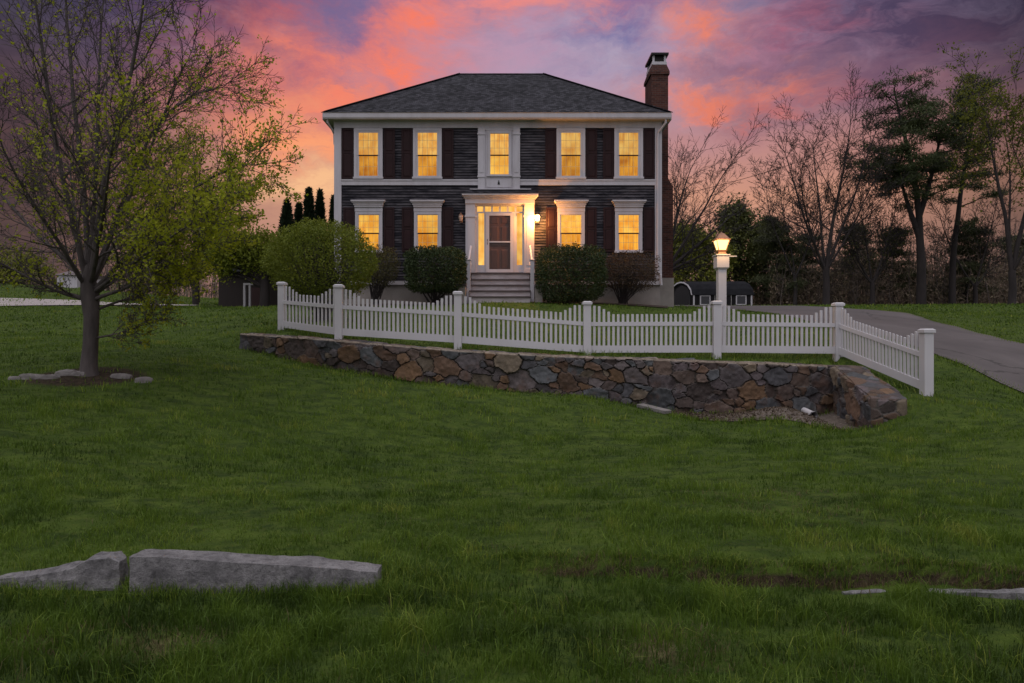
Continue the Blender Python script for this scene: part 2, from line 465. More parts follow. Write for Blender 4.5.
def drape(name, A, B, m, off=.03, na=60, nb=14, mat_kind='structure', smooth=True):
    """sheet lofted between two polylines, laid on the terrain"""
    def res(L, n):
        L = np.array(L, float); s = np.r_[0, np.cumsum(np.linalg.norm(np.diff(L, axis=0), axis=1))]
        tt = np.linspace(0, s[-1], n); return np.c_[np.interp(tt, s, L[:, 0]), np.interp(tt, s, L[:, 1])]
    a = res(A, na); bb = res(B, na)
    w = np.linspace(0, 1, nb)[None, :, None]
    G = a[:, None]*(1-w)+bb[:, None]*w
    # the edge wobbles a little where grass grows over it
    e = .05*(vnoise(G[..., 0]*1.0, G[..., 1], .5, 9)-.5); G[..., 0] += e
    Z = H(G[..., 0], G[..., 1]) + off
    V = np.concatenate([G, Z[..., None]], -1).reshape(-1, 3)
    i, j = np.meshgrid(np.arange(na-1), np.arange(nb-1), indexing='ij'); k = (i*nb+j).ravel()
    me = mk_mesh(name, V, [np.stack([k, k+nb, k+nb+1, k+1], -1)], smooth)
    return tag(link_mesh(name, me, m), kind=mat_kind)

asphalt, t, out = new_mat('asphalt')
pos = t.add('ShaderNodeNewGeometry').outputs['Position']
n = t.noise(t.scalev(pos, (1, .5, 1)), .7, 5, .6); n2 = t.noise(pos, 30, 3, .7)
c = t.mix(t.map(n, .35, .65), (.078, .066, .065), (.120, .102, .100))
c = t.mix(t.math('MULTIPLY', t.map(n2, .4, .7), .35), c, (.07, .058, .055))
vo = t.add('ShaderNodeTexVoronoi', feature='DISTANCE_TO_EDGE'); vo.inputs['Scale'].default_value = .22
t.put(vo.inputs['Vector'], t.vec('ADD', pos, t.vec('SCALE', t.noise(pos, 1.5, 4, .6, out=1), .8)))
c = t.mix(t.map(t.noise(t.scalev(pos, (.5, .12, 1)), .9, 3, .6), .56, .62, 0, .5), c, (.085, .068, .066))
c = t.mix(t.map(vo.outputs[0], .002, .012, .75, 0), c, (.03, .025, .023))
b = t.add('ShaderNodeBsdfPrincipled'); t.put(b.inputs['Base Color'], c); b.inputs['Roughness'].default_value = .85
t.l.new(b.outputs[0], out.inputs[0])
DR_L = [(10.5, 3), (9.5, 8), (9.1, 11), (8.95, 14), (9.1, 20), (9.4, 26), (9.0, 34), (9.5, 44), (10, 56)]
DR_R = [(16, 3), (14, 8), (12.6, 13), (12.75, 17), (14.2, 22), (15.4, 26), (17.0, 31), (18.3, 37), (19.5, 46)]
drape('driveway', DR_L, DR_R, asphalt, .022, 160, 30)
pale = mat_plain('pale_gravel', (.33, .29, .28), (.42, .37, .36), .9, 1.2)
drape('side_road', [(-60, 27), (-34, 29), (-23, 30.0), (-16.0, 33)], [(-60, 38), (-40, 38), (-28, 37.5), (-16.5, 36)], pale, .05, 60, 10)
mulch = mat_plain('mulch', (.035, .022, .014), (.075, .05, .034), .95, 30, bump=1.0, bscale=60)
drape('foundation_bed', [P(335, 0, 25.95)[:2], P(475, 0, 25.95)[:2]], [P(330, 0, 24.0)[:2], P(470, 0, 24.0)[:2]], mulch, .03, 30, 8)
drape('foundation_bed', [P(529, 0, 25.95)[:2], P(668, 0, 25.95)[:2]], [P(531, 0, 24.0)[:2], P(668, 0, 24.2)[:2]], mulch, .03, 30, 8)
bedm = mat_plain('gravel_bed', (.07, .052, .04), (.22, .18, .15), .95, 22, bump=1.0, bscale=40, lo=.4, hi=.7)
bx = np.linspace(P(640, 0, 13.1)[0], P(850, 0, 13.1)[0], 20)
fr = [(x, np.interp(x, [bx[0], bx[0]+1.0, P(760, 0, 11.6)[0], WING1[0]-.15], [13.0, 12.3, 11.55, 10.9])) for x in bx[:-2]]
bk = [(x, np.interp(x, WX, WY)+.03) for x in bx[:-2]]
fr.append((WING1[0]-.0, 10.85)); bk.append((WX[-1]+.1, 13.15))
drape('gravel_bed', fr, bk, bedm, .018, 50, 12)

# ------------------------------------------------------------------ dry-laid fieldstone wall (one thing: face, top and wing)
def stone_wall():
    rng = np.random.default_rng(11)
    path = np.c_[WX, WY].tolist() + [list(WING1)]
    zt = list(WZ) + [WINGZ1]; zb = list(WB-.18) + [.02]
    s = np.r_[0, np.cumsum(np.linalg.norm(np.diff(path, axis=0), axis=1))]
    iw = len(WX)-1; sc_ = s[iw]; L = s[-1]
    ds = .016
    S = np.arange(0, L, ds); n = len(S)
    pa = np.array(path)
    C = np.c_[np.interp(S, s, pa[:, 0]), np.interp(S, s, pa[:, 1])]
    ZT = np.interp(S, s, zt); ZB = np.interp(S, s, zb)
    # outward normal, rounded quickly at the inner corner
    T = np.gradient(C, axis=0); T /= np.linalg.norm(T, axis=1, keepdims=True)
    N = np.c_[T[:, 1], -T[:, 0]]
    thick = np.where(S < sc_, .45, .52)
    hmax = 1.15
    u1 = np.arange(0, hmax, .018); ut = np.linspace(0, 1, 22)
    nu = len(u1)
    # seeds in (s, u) space; u continues over the top
    umax = hmax + .6
    pts = []; rad = []
    tries = 0
    while tries < 9000:
        tries += 1
        p = np.array([rng.uniform(-.2, L+.9), rng.uniform(-.1, umax+.2)])
        r = rng.choice([.07, .10, .14, .19, .25]) if tries > 300 else rng.choice([.26, .30])
        ok = True
        if pts:
            q = np.array(pts); dq = (q-p); dq[:, 1] *= 1.35
            if (np.sqrt((dq**2).sum(1)) < (np.array(rad)+r)*.78).any(): ok = False
        if ok: pts.append(p); rad.append(r)
    pts = np.array(pts); rad = np.array(rad)
    pal = np.array([(.090,.075,.078),(.105,.085,.085),(.075,.072,.080),(.11,.075,.06),(.12,.07,.045),(.095,.065,.055),(.085,.088,.095),(.15,.115,.08),(.115,.09,.095),(.15,.085,.045),(.07,.05,.045)])
    pc = pal[rng.integers(0, len(pal), len(pts))]*rng.uniform(.55, 1.15, (len(pts), 1))
    po = rng.uniform(-.035, .045, len(pts)); tilt = rng.normal(0, .17, (len(pts), 2))
    rot = rng.normal(0, .55, len(pts)); ecc = rng.uniform(.95, 1.9, len(pts))
    def field(s_, u_):
        ws = s_ + .05*(vnoise(s_, u_, .17, 31)-.5) + .02*(vnoise(s_, u_, .05, 32)-.5)
        wu = u_ + .05*(vnoise(s_, u_, .17, 33)-.5) + .02*(vnoise(s_, u_, .05, 34)-.5)
        f1 = np.full(s_.shape, 9.0); f2 = f1.copy(); idx = np.zeros(s_.shape, int)
        flat = s_.ravel()
        for k in range(len(pts)):
            lo = np.searchsorted(S, pts[k, 0]-.75); hi = np.searchsorted(S, pts[k, 0]+.75)
            if hi <= lo: continue
            a = ws[lo:hi]-pts[k, 0]; b = (wu[lo:hi]-pts[k, 1])*1.3
            c_, s2 = math.cos(rot[k]), math.sin(rot[k]); a, b = a*c_+b*s2, (-a*s2+b*c_)*ecc[k]
            d = np.maximum(np.maximum(abs(a), abs(b))*1.02, .72*(abs(a)+abs(b))) - rad[k]*.75
            F1 = f1[lo:hi]; F2 = f2[lo:hi]; I = idx[lo:hi]
            m = d < F1
            F2[:] = np.where(m, F1, np.minimum(F2, d)); I[m] = k; F1[m] = d[m]
        return f1, f2, idx
    V = []; U = []
    # columns: front face from bottom (u=hmax at ground) up; use u measured down from the top for the face
    face_t = np.linspace(1, 0, nu)                      # 1 bottom .. 0 top
    SS, FT = np.meshgrid(S, face_t, indexing='ij')
    hh = (ZT-ZB)[:, None]
    uf = hmax - FT*hh
    topw = np.linspace(0, 1, 24)[1:]
    uts = hmax + topw[None]*thick[:, None]
    Uall = np.concatenate([uf, uts], 1); Sall = np.repeat(S[:, None], Uall.shape[1], 1)
    f1, f2, idx = field(Sall, Uall)
    e = f2-f1
    mort = sstep(.026, .006, e)
    dome = np.clip(e/.028, 0, 1)**.5
    hgt = .030*dome + po[idx]*sstep(.008, .03, e) + (tilt[idx][..., 0]*(Sall-pts[idx][..., 0])+tilt[idx][..., 1]*(Uall-pts[idx][..., 1]))*sstep(.008, .04, e)*.6
    hgt += .018*(vnoise(Sall, Uall, .055, 40)-.5) + .03*(vnoise(Sall, Uall, .13, 41)-.5) - .020*mort
    nf = uf.shape[1]
    Z = np.concatenate([ZT[:, None]-FT*hh, np.repeat(ZT[:, None], len(topw), 1)], 1)
    off = np.concatenate([np.zeros_like(uf), topw[None]*thick[:, None]], 1)
    # displacement direction: outwards on the face, up on the top, rounded at the arris
    ang = np.concatenate([np.clip((FT*hh)/.03, 0, 1)*-1+1, np.ones_like(uts)], 1)*math.pi/2
    ang = np.minimum(ang, math.pi/2)
    ar = np.concatenate([np.clip(1-(FT*hh)/.03, 0, 1), np.clip(1-(topw[None]*thick[:, None])/.03, 0, 1)], 1)
    endf = (sstep(0, .07, S)*sstep(S[-1], S[-1]-.07, S))[:, None]
    hgt = hgt*endf; ar = ar*endf
    lat = np.cos(ang)*hgt - .02*ar**2
    up = np.sin(ang)*hgt*np.where(S < sc_-.15, .35, .4)[:, None] - .02*ar**2
    # fade height near both ends
    X = C[:, None, 0] + N[:, None, 0]*(lat-off); Y = C[:, None, 1] + N[:, None, 1]*(lat-off)
    # keep the wing's inner corner from folding: clamp the back of the main wall and wing
    Z = Z+up
    col = pc[idx]
    capm = (np.concatenate([sstep(.035, .015, FT*hh), sstep(.10, .05, topw[None]*thick[:, None])], 1)*(S < sc_-.1)[:, None])*(.62+.38*vnoise(Sall*3, Uall, .2, 44))
    mcol = np.array((.085, .075, .068))
    col = col*(1-mort[..., None]) + mcol*mort[..., None]
    col = col*(1-capm[..., None])+np.array((.30, .245, .195))*capm[..., None]
    nn, mm = X.shape
    Vv = np.stack([X, Y, Z], -1).reshape(-1, 3)
    i, j = np.meshgrid(np.arange(nn-1), np.arange(mm-1), indexing='ij'); k = (i*mm+j).ravel()
    Q = np.stack([k, k+mm, k+mm+1, k+1], -1)
    # end cap on the wing's free end (towards the viewer) and at the left end
    Vx = [Vv]; base = len(Vv); Qx = [Q]; cols = [col.reshape(-1, 3)]
    for end in (0, nn-1):
        yy = np.linspace(0, 1, 30); zz = np.linspace(0, 1, 40)
        th = thick[end]
        A, B = np.meshgrid(yy, zz, indexing='ij')
        sgn = -1 if end == 0 else 1
        hE = field(np.full(A.shape, 0.0)+S[end]+0*A, B*0)[0]*0
        uu = A*th+L+.15 if end else A*th-.1
        vv = hmax-(1-B)*(ZT[end]-ZB[end])
        d = np.sqrt((((uu[..., None]-pts[:, 0]-(.0))**2)+((vv[..., None]-pts[:, 1])*1.3)**2)) - rad*.75
        srt = np.sort(d, -1); I = d.argmin(-1); ee = srt[..., 1]-srt[..., 0]
        mo = sstep(.03, .008, ee); hg = .03*np.clip(ee/.05, 0, 1)**.5 + po[I]*.5*sstep(.01, .03, ee)
        rim = np.minimum(np.minimum(A, 1-A)*th, (1-B)*(ZT[end]-ZB[end])); hg = hg*sstep(0, .05, rim)
        x = C[end, 0]-N[end, 0]*A*th + T[end, 0]*sgn*hg; y = C[end, 1]-N[end, 1]*A*th + T[end, 1]*sgn*hg
        z = ZB[end]+B*(ZT[end]-ZB[end])
        Vx.append(np.stack([x, y, z], -1).reshape(-1, 3))
        cc = pc[I]*(1-mo[..., None])+mcol*mo[..., None]; cols.append(cc.reshape(-1, 3))
        i, j = np.meshgrid(np.arange(29), np.arange(39), indexing='ij'); k = (i*40+j).ravel()+base
        Qx.append(np.stack([k, k+40, k+41, k+1], -1)); base += 1200
    m, t, out = new_mat('fieldstone')
    pos = t.add('ShaderNodeNewGeometry').outputs['Position']
    a = t.add('ShaderNodeAttribute', attribute_name='stone').outputs['Color']
    n1 = t.noise(pos, 9, 6, .7); n2 = t.noise(pos, 3.0, 4, .6); n3 = t.noise(pos, 40, 5, .7)
    c = t.mix(1.0, a, t.ramp(n1, [(.25, .55), (.5, 1.0), (.75, 1.5)]), 'MULTIPLY')
    c = t.mix(t.math('MULTIPLY', t.map(n2, .56, .70), .40), c, (.13, .055, .025))       # rust bloom
    c = t.mix(t.math('MULTIPLY', t.map(n3, .6, .75), .35), c, (.20, .19, .18))          # lichen flecks
    b = t.add('ShaderNodeBsdfPrincipled'); t.put(b.inputs['Base Color'], c); b.inputs['Roughness'].default_value = .8
    bn = t.add('ShaderNodeBump'); bn.inputs['Strength'].default_value = .7; bn.inputs['Distance'].default_value = .015
    t.put(bn.inputs['Height'], t.noise(pos, 35, 6, .7)); t.l.new(bn.outputs[0], b.inputs['Normal'])
    t.l.new(b.outputs[0], out.inputs[0])
    Vf = np.concatenate(Vx); org = np.array([0, 13.2, .2])
    me = mk_mesh('retaining_wall', Vf-org, [np.concatenate(Qx)], False, {'stone': np.concatenate(cols)})
    o = link_mesh('retaining_wall', me, m); o.location = org
    tag(o, 'low fieldstone retaining wall in rust and grey, curving below the white picket fence', 'stone wall')
stone_wall()

# ------------------------------------------------------------------ house
HD = 26.0
def X(px, d=HD): return (px-512.0)/F*d
def Z(py, d=HD): return 1.6+(341.5-py)/F*d
white, t, out = new_mat('white_trim')
pos = t.add('ShaderNodeNewGeometry').outputs['Position']
n = t.noise(t.scalev(pos, (1, 1, .25)), 3.0, 6, .65); n2 = t.noise(t.scalev(pos, (1, 1, .1)), 9, 4, .6)
c = t.mix(t.map(n, .35, .7), (.53, .505, .55), (.44, .41, .44)); c = t.mix(t.math('MULTIPLY', t.map(n2, .58, .75), .3), c, (.42, .38, .36))
b = t.add('ShaderNodeBsdfPrincipled'); t.put(b.inputs['Base Color'], c); b.inputs['Roughness'].default_value = .55
t.l.new(b.outputs[0], out.inputs[0])
vinyl = mat_plain('white_vinyl', (.60, .58, .61), (.53, .51, .53), .5, 1.3, lo=.3, hi=.75)
# weathered charcoal clapboard
sid, t, out = new_mat('charcoal_clapboard')
pos = t.add('ShaderNodeNewGeometry').outputs['Position']
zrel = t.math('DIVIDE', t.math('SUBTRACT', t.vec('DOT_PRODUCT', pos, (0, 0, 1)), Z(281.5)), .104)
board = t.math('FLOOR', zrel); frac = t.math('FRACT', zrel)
cmb = t.add('ShaderNodeCombineXYZ'); sp = t.add('ShaderNodeSeparateXYZ'); t.put(sp.inputs[0], pos)
t.put(cmb.inputs[0], t.math('MULTIPLY', t.math('ADD', sp.outputs[0], sp.outputs[1]), .9)); t.put(cmb.inputs[1], t.math('MULTIPLY', board, 7.13)); t.put(cmb.inputs[2], t.math('MULTIPLY', sp.outputs[2], 3.0))
n1 = t.noise(cmb.outputs[0], 1.1, 6, .7); n2 = t.noise(t.scalev(pos, (2.5, 2.5, 40)), 1.5, 5, .7)
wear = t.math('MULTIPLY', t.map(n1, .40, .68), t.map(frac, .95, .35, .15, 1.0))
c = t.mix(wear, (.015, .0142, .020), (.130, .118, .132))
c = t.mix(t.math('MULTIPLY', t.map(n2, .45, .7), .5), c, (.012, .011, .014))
b = t.add('ShaderNodeBsdfPrincipled'); t.put(b.inputs['Base Color'], c); b.inputs['Roughness'].default_value = .75; b.inputs['Specular IOR Level'].default_value = .15
bn = t.add('ShaderNodeBump'); bn.inputs['Strength'].default_value = .4; bn.inputs['Distance'].default_value = .006
t.put(bn.inputs['Height'], n2); t.l.new(bn.outputs[0], b.inputs['Normal']); t.l.new(b.outputs[0], out.inputs[0])
shutter_m = mat_plain('oxblood_shutter', (.018, .0062, .0075), (.026, .0095, .011), .6, 3, spec=.2)
conc = mat_plain('concrete', (.30, .27, .25), (.22, .195, .18), .9, 1.6, bump=.3)
bluestone = mat_plain('dark_stone', (.06, .05, .048), (.10, .085, .08), .85, 5, bump=.5)
step_m = mat_plain('weathered_step', (.50, .455, .47), (.36, .31, .32), .7, 2.5, (1, 1, 4))
tread_m = mat_plain('worn_tread', (.075, .055, .055), (.12, .09, .09), .7, 5)
dark_metal = mat_plain('dark_metal', (.02, .018, .017), None, .5, 3, metallic=.6)
bronze = mat_plain('aged_copper', (.30, .17, .11), (.20, .11, .08), .45, 9, metallic=.5)
wood_door = mat_plain('red_brown_door', (.17, .066, .034), (.125, .046, .025), .45, 2, (3, 3, .3))
# shingles
shing, t, out = new_mat('asphalt_shingle')
uv = t.add('ShaderNodeTexCoord').outputs['UV']
br = t.add('ShaderNodeTexBrick'); t.put(br.inputs['Vector'], uv); br.inputs['Scale'].default_value = 1.0
br.inputs['Brick Width'].default_value = .16; br.inputs['Row Height'].default_value = .080; br.inputs['Mortar Size'].default_value = .006
br.inputs['Color1'].default_value = (.012, .012, .015, 1); br.inputs['Color2'].default_value = (.055, .053, .063, 1); br.inputs['Mortar'].default_value = (.010, .010, .012, 1)
pos = t.add('ShaderNodeNewGeometry').outputs['Position']
n = t.noise(pos, .8, 5, .65); n2 = t.noise(pos, 25, 3, .7)
c = t.mix(1.0, br.outputs[0], t.ramp(n, [(.3, .75), (.7, 1.35)]), 'MULTIPLY'); c = t.mix(1.0, c, t.ramp(n2, [(.3, .7), (.7, 1.3)]), 'MULTIPLY')
b = t.add('ShaderNodeBsdfPrincipled'); t.put(b.inputs['Base Color'], c); b.inputs['Roughness'].default_value = .9; b.inputs['Specular IOR Level'].default_value = .15
bn = t.add('ShaderNodeBump'); bn.inputs['Strength'].default_value = .6; bn.inputs['Distance'].default_value = .01
t.put(bn.inputs['Height'], br.outputs[0]); t.l.new(bn.outputs[0], b.inputs['Normal']); t.l.new(b.outputs[0], out.inputs[0])
# brick
brick, t, out = new_mat('red_brick')
uv = t.add('ShaderNodeTexCoord').outputs['UV']
br = t.add('ShaderNodeTexBrick'); t.put(br.inputs['Vector'], uv); br.inputs['Scale'].default_value = 1.0
br.inputs['Brick Width'].default_value = .215; br.inputs['Row Height'].default_value = .075; br.inputs['Mortar Size'].default_value = .007
br.inputs['Color1'].default_value = (.105, .040, .030, 1); br.inputs['Color2'].default_value = (.050, .022, .020, 1); br.inputs['Mortar'].default_value = (.10, .075, .068, 1)
pos = t.add('ShaderNodeNewGeometry').outputs['Position']
c = t.mix(1.0, br.outputs[0], t.ramp(t.noise(pos, 1.5, 5, .7), [(.3, .6), (.7, 1.3)]), 'MULTIPLY')
b = t.add('ShaderNodeBsdfPrincipled'); t.put(b.inputs['Base Color'], c); b.inputs['Roughness'].default_value = .9; b.inputs['Specular IOR Level'].default_value = .15
bn = t.add('ShaderNodeBump'); bn.inputs['Strength'].default_value = .6; bn.inputs['Distance'].default_value = .01; bn.invert = True
t.put(bn.inputs['Height'], br.outputs[1]); t.l.new(bn.outputs[0], b.inputs['Normal']); t.l.new(b.outputs[0], out.inputs[0])

def lit_pane(name, hot, warm, strength, fold=26.0):
    """a lit room seen through thin curtains"""
    m, t, out = new_mat(name)
    pos = t.add('ShaderNodeNewGeometry').outputs['Position']
    sp = t.add('ShaderNodeSeparateXYZ'); t.put(sp.inputs[0], pos)
    w = t.noise(t.scalev(pos, (1, 1, .12)), 7.0, 4, .6)
    f = t.map(t.noise(t.scalev(pos, (1, 1, .05)), fold, 2, .5), .3, .7)
    big = t.noise(pos, 2.2, 2, .5)
    k = t.math('ADD', t.math('MULTIPLY', t.map(big, .35, .65), .60), t.math('MULTIPLY', t.math('MULTIPLY', t.map(w, .3, .7), f), .75), clamp=True)
    c = t.mix(k, warm, hot)
    e = t.add('ShaderNodeEmission'); t.put(e.inputs[0], c); t.put(e.inputs[1], t.map(t.noise(t.vec('ADD', pos, (3.7, 0, 1.3)), .33, 1, .5), .38, .62, strength*.78, strength*1.12))
    g = t.add('ShaderNodeBsdfGlossy'); g.inputs['Roughness'].default_value = .08; g.inputs[0].default_value = (.6, .6, .6, 1)
    fr = t.add('ShaderNodeFresnel'); fr.inputs[0].default_value = 1.35
    mx = t.add('ShaderNodeMixShader'); t.put(mx.inputs[0], fr.outputs[0]); t.l.new(e.outputs[0], mx.inputs[1]); t.l.new(g.outputs[0], mx.inputs[2])
    t.l.new(mx.outputs[0], out.inputs[0]); return m
pane_up = lit_pane('lit_upper_pane', (1.0, .60, .15), (.70, .25, .030), 1.0)
pane_lo = lit_pane('lit_lower_pane', (.92, .42, .045), (.45, .13, .010), .95)
pane_gu = lit_pane('lit_ground_pane', (1.0, .58, .10), (.78, .26, .018), 1.03)
pane_gl = lit_pane('lit_ground_lower_pane', (1.0, .47, .05), (.60, .17, .010), 1.0)
pane_door = lit_pane('lit_entry_pane', (1.0, .64, .16), (.78, .30, .035), 1.08, 8)
muntin_m = mat_plain('muntin', (.70, .52, .28), None, .6)

house = empty('house', (X(498), HD, 2.85), 'two-storey charcoal clapboard house with hip roof, lit amber windows and lamplit entry', 'house')
HB = HD+9.0
wl, wr = X(335), X(661)
zf = Z(281.5)                 # top of foundation
zt = Z(121.0)
# walls: clapboards are real laps
def lap(mb, u0, u1, z0, z1, mk, e=.104, lip=.030):
    n = int((z1-z0)/e)+1; V = []; Q = []
    for i in range(n):
        a = z0+i*e; b_ = min(z1, a+e)
        if b_-a < .005: break
        k = len(V); V += [mk(u0, lip, a), mk(u1, lip, a), mk(u1, .002, b_), mk(u0, .002, b_), mk(u0, 0, a), mk(u1, 0, a)]
        Q += [(k, k+1, k+2, k+3), (k+4, k+5, k+1, k)]
    mb.raw(V, Q)
m = MB()
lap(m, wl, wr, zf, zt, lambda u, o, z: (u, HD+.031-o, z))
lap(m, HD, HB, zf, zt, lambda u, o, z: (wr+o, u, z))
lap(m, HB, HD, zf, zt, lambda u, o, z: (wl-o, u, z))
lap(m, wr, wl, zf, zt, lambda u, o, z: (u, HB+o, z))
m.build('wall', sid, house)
m = MB(); m.box(wl+.03, wr-.03, HD+.035, HB-.03, 2.3, zf+.02)
m.build('foundation', conc, house)
# roof
el, er, ef, eb = X(323, 25.62), X(671, 25.62), 25.62, HB+.38
ez = Z(112.0, 25.62); rz = Z(74, 30.5); hy = (ef+eb)/2; r0, r1 = X(458, 30.5), X(545, 30.5)
m = MB()
m.raw([(el,ef,ez),(er,ef,ez),(er,eb,ez),(el,eb,ez),(r0,hy,rz),(r1,hy,rz),(el,ef,ez-.04),(er,ef,ez-.04),(er,eb,ez-.04),(el,eb,ez-.04)],
      [(0,1,5,4),(2,3,4,5),(6,7,1,0),(7,8,2,1),(8,9,3,2),(9,6,0,3)], [(1,2,5),(3,0,4)])
roof = m.build('roof', shing, house, uv=True)
m = MB(); m.prism([(hy-.13, rz-.06), (hy, rz+.035), (hy+.13, rz-.06)], 'x', r0-.05, r1+.05); m.build('ridge_cap', shing, roof, uv=True)
for pa_, pb_ in (((el,ef,ez),(r0,hy,rz)), ((er,ef,ez),(r1,hy,rz))):
    mm_ = MB(); mm_.beam(np.array(pa_)+(0,0,.015), np.array(pb_)+(0,0,.015), .26, .025); mm_.build('hip_cap', shing, roof, uv=True)
m = MB()
m.box(el+.06, er-.06, ef+.06, HD-.03, Z(118.6, 25.7), Z(118.6, 25.7)+.02)
m.box(wr+.02, er-.06, HD-.03, eb-.06, Z(118.6, 25.7), Z(118.6, 25.7)+.02); m.box(el+.06, wl-.02, HD-.03, eb-.06, Z(118.6, 25.7), Z(118.6, 25.7)+.02)
m.build('soffit', white, house)
zg0 = Z(118.8, 25.6); zg1 = ez-.045
m = MB()
gp = [(ef+.06, zg0), (ef-.03, zg0), (ef-.06, zg0+.05), (ef-.07, zg1-.02), (ef-.09, zg1), (ef+.06, zg1)]
m.prism(gp, 'x', el, er)
m.box(el-.04, el+.06, ef+.062, eb, zg0, zg1); m.box(er-.06, er+.04, ef+.062, eb, zg0, zg1)
m.build('gutter', white, house)
# trim
m = MB()
m.box(wl-.025, X(341.5), HD-.045, HD+.12, zf+.012, Z(128.2)); m.build('corner_board', white, house)
m = MB(); m.box(X(654.8), wr+.025, HD-.045, HD+.12, zf+.012, Z(128.2)); m.build('corner_board', white, house)
m = MB(); m.box(wl-.03, wr+.03, HD-.05, HD+.1, Z(128.2)+.002, Z(119))
m.box(wl-.04, wr+.04, HD-.085, HD-.051, Z(121.5), Z(119.2))
m.build('frieze', white, house)
m = MB(); m.box(X(341.5)+.003, X(478)-.003, HD-.04, HD, Z(185.3), Z(179.8)); m.box(X(341.5)+.003, X(478)-.003, HD-.065, HD-.041, Z(181), Z(179.6)); m.build('belt_course', white, house)
m = MB(); m.box(X(520)+.003, X(654.8)-.003, HD-.04, HD, Z(185.3), Z(179.8)); m.box(X(520)+.003, X(654.8)-.003, HD-.065, HD-.041, Z(181), Z(179.6)); m.build('belt_course', white, house)
m = MB(); m.box(wl-.03, wr+.03, HD-.05, HD+.02, Z(284.8), zf+.01); m.build('water_table', white, house)
# centre panel over the entry
m = MB(); m.box(X(485)+.002, X(487.5), HD-.03, HD, Z(176.8), Z(130.8)-.001); m.box(X(511.5), X(513)-.002, HD-.03, HD, Z(176.8), Z(130.8)-.001); m.box(X(485)+.002, X(513)-.002, HD-.03, HD, Z(190), Z(176.8)-.001)
m.box(X(485)+.002, X(513)-.002, HD-.05, HD, Z(130.8), Z(128.2)-.002)
m.box(X(486.5), X(511.5), HD-.05, HD-.031, Z(187.5), Z(180.2)); m.build('entry_panel', white, house)
for a, b_ in ((478, 485), (513, 520)):
    m = MB(); m.box(X(a), X(b_), HD-.08, HD, Z(190), Z(128.2)-.002)
    for yy in (134.5, 177): m.box(X(a)-.02, X(b_)+.02, HD-.105, HD-.081, Z(yy)-.03, Z(yy)+.03)
    m.box(X(a+1.6), X(b_-1.6), HD-.095, HD-.081, Z(173), Z(138)); m.build('pilaster', white, house)
m = MB()   # small dark plaque under the middle window
m.taper(X(498.8), HD-.058, Z(184.8), Z(182.6), .09, .07, .012, .012); m.taper(X(498.8), HD-.058, Z(182.5), Z(180.4), .05, .015, .012, .012)
m.build('plaque', dark_metal, house)

def window(x0, x1, z0, z1, gx0, gx1, gz0, gz1, pu, pl, head=None):
    y = HD
    m = MB()   # casing round the opening
    cw = .105
    m.box(x0, x0+cw, y-.06, y, z0+.075, z1-cw); m.box(x1-cw, x1, y-.06, y, z0+.075, z1-cw)
    m.box(x0, x1, y-.062, y, z1-cw+.001, z1); m.box(x0-.03, x1+.03, y-.095, y, z0, z0+.074)
    w = m.build('window', white, house)
    zm = gz0+(gz1-gz0)*.475
    a0, a1 = x0+cw+.002, x1-cw-.002; b0, b1 = z0+.076, z1-cw-.001
    s = MB()
    s.box(a0, gx0, y-.045, y-.002, zm, b1); s.box(gx1, a1, y-.045, y-.002, zm, b1); s.box(gx0+.001, gx1-.001, y-.045, y-.002, gz1, b1)
    s.box(a0, gx0+.015, y-.034, y-.002, b0, zm-.001); s.box(gx1-.015, a1, y-.034, y-.002, b0, zm-.001); s.box(gx0+.016, gx1-.016, y-.034, y-.002, b0, gz0)
    s.build('sash', white, w)
    r = MB(); r.box(gx0+.002, gx1-.002, y-.044, y-.012, zm-.025, zm+.02); r.build('meeting_rail', shutter_m, w)
    p = MB(); p.box(gx0-.01, gx1+.01, y-.022, y-.018, zm, gz1+.01); p.build('pane', pu, w)
    p = MB(); p.box(gx0-.005, gx1+.005, y-.021, y-.017, gz0-.01, zm-.001); p.build('pane', pl, w)
    g = MB()
    W_ = gx1-gx0
    for k in (1, 2, 3):
        xx = gx0+W_*k/4; g.box(xx-.0055, xx+.0055, y-.029, y-.0225, zm+.021, gz1); g.box(xx-.0055, xx+.0055, y-.028, y-.0225, gz0, zm-.026)
    for k in (1, 2):
        zz = zm+(gz1-zm)*k/3; g.box(gx0, gx1, y-.0275, y-.0235, zz-.0055, zz+.0055)
    zz = gz0+(zm-gz0)*.45; g.box(gx0, gx1, y-.0265, y-.0235, zz-.0055, zz+.0055)
    g.build('grille', muntin_m, w)
    if head:
        hx0, hx1, h0, h1_ = head
        h = MB()
        h.box(x0-.01, x1+.01, y-.075, y, z1+.001, h0)
        st = [(0, .02, .05), (.3, .05, .08), (.62, .10, .13), (.80, .13, .16)]
        for i, (f, ex, pr) in enumerate(st):
            f2 = st[i+1][0] if i < 3 else 1.0
            h.box(max(hx0, x0-ex), min(hx1, x1+ex), y-.075-pr, y, h0+.001+(h1_-h0)*f, h0+(h1_-h0)*f2)
        h.build('window_head', white, w)
    return w
for c in (368.5, 427.5, 570.8, 628.5):
    window(X(c-14.3), X(c+14.3), Z(179.2), Z(128.4)-.004, X(c-9.6), X(c+9.6), Z(176), Z(133), pane_up, pane_lo)
window(X(487.6), X(511.4), Z(176.8), Z(131), X(489.3), X(509.5), Z(174.8), Z(134), pane_up, pane_gu)
LOWC = (369, 427.8, 571, 628.5)
for c in LOWC:
    window(X(c-13.6), X(c+13.6), Z(253), Z(211.8), X(c-10), X(c+10), Z(250), Z(215.2), pane_gu, pane_gl, (X(c-17.8), X(c+17.8), Z(207.5), Z(201)))
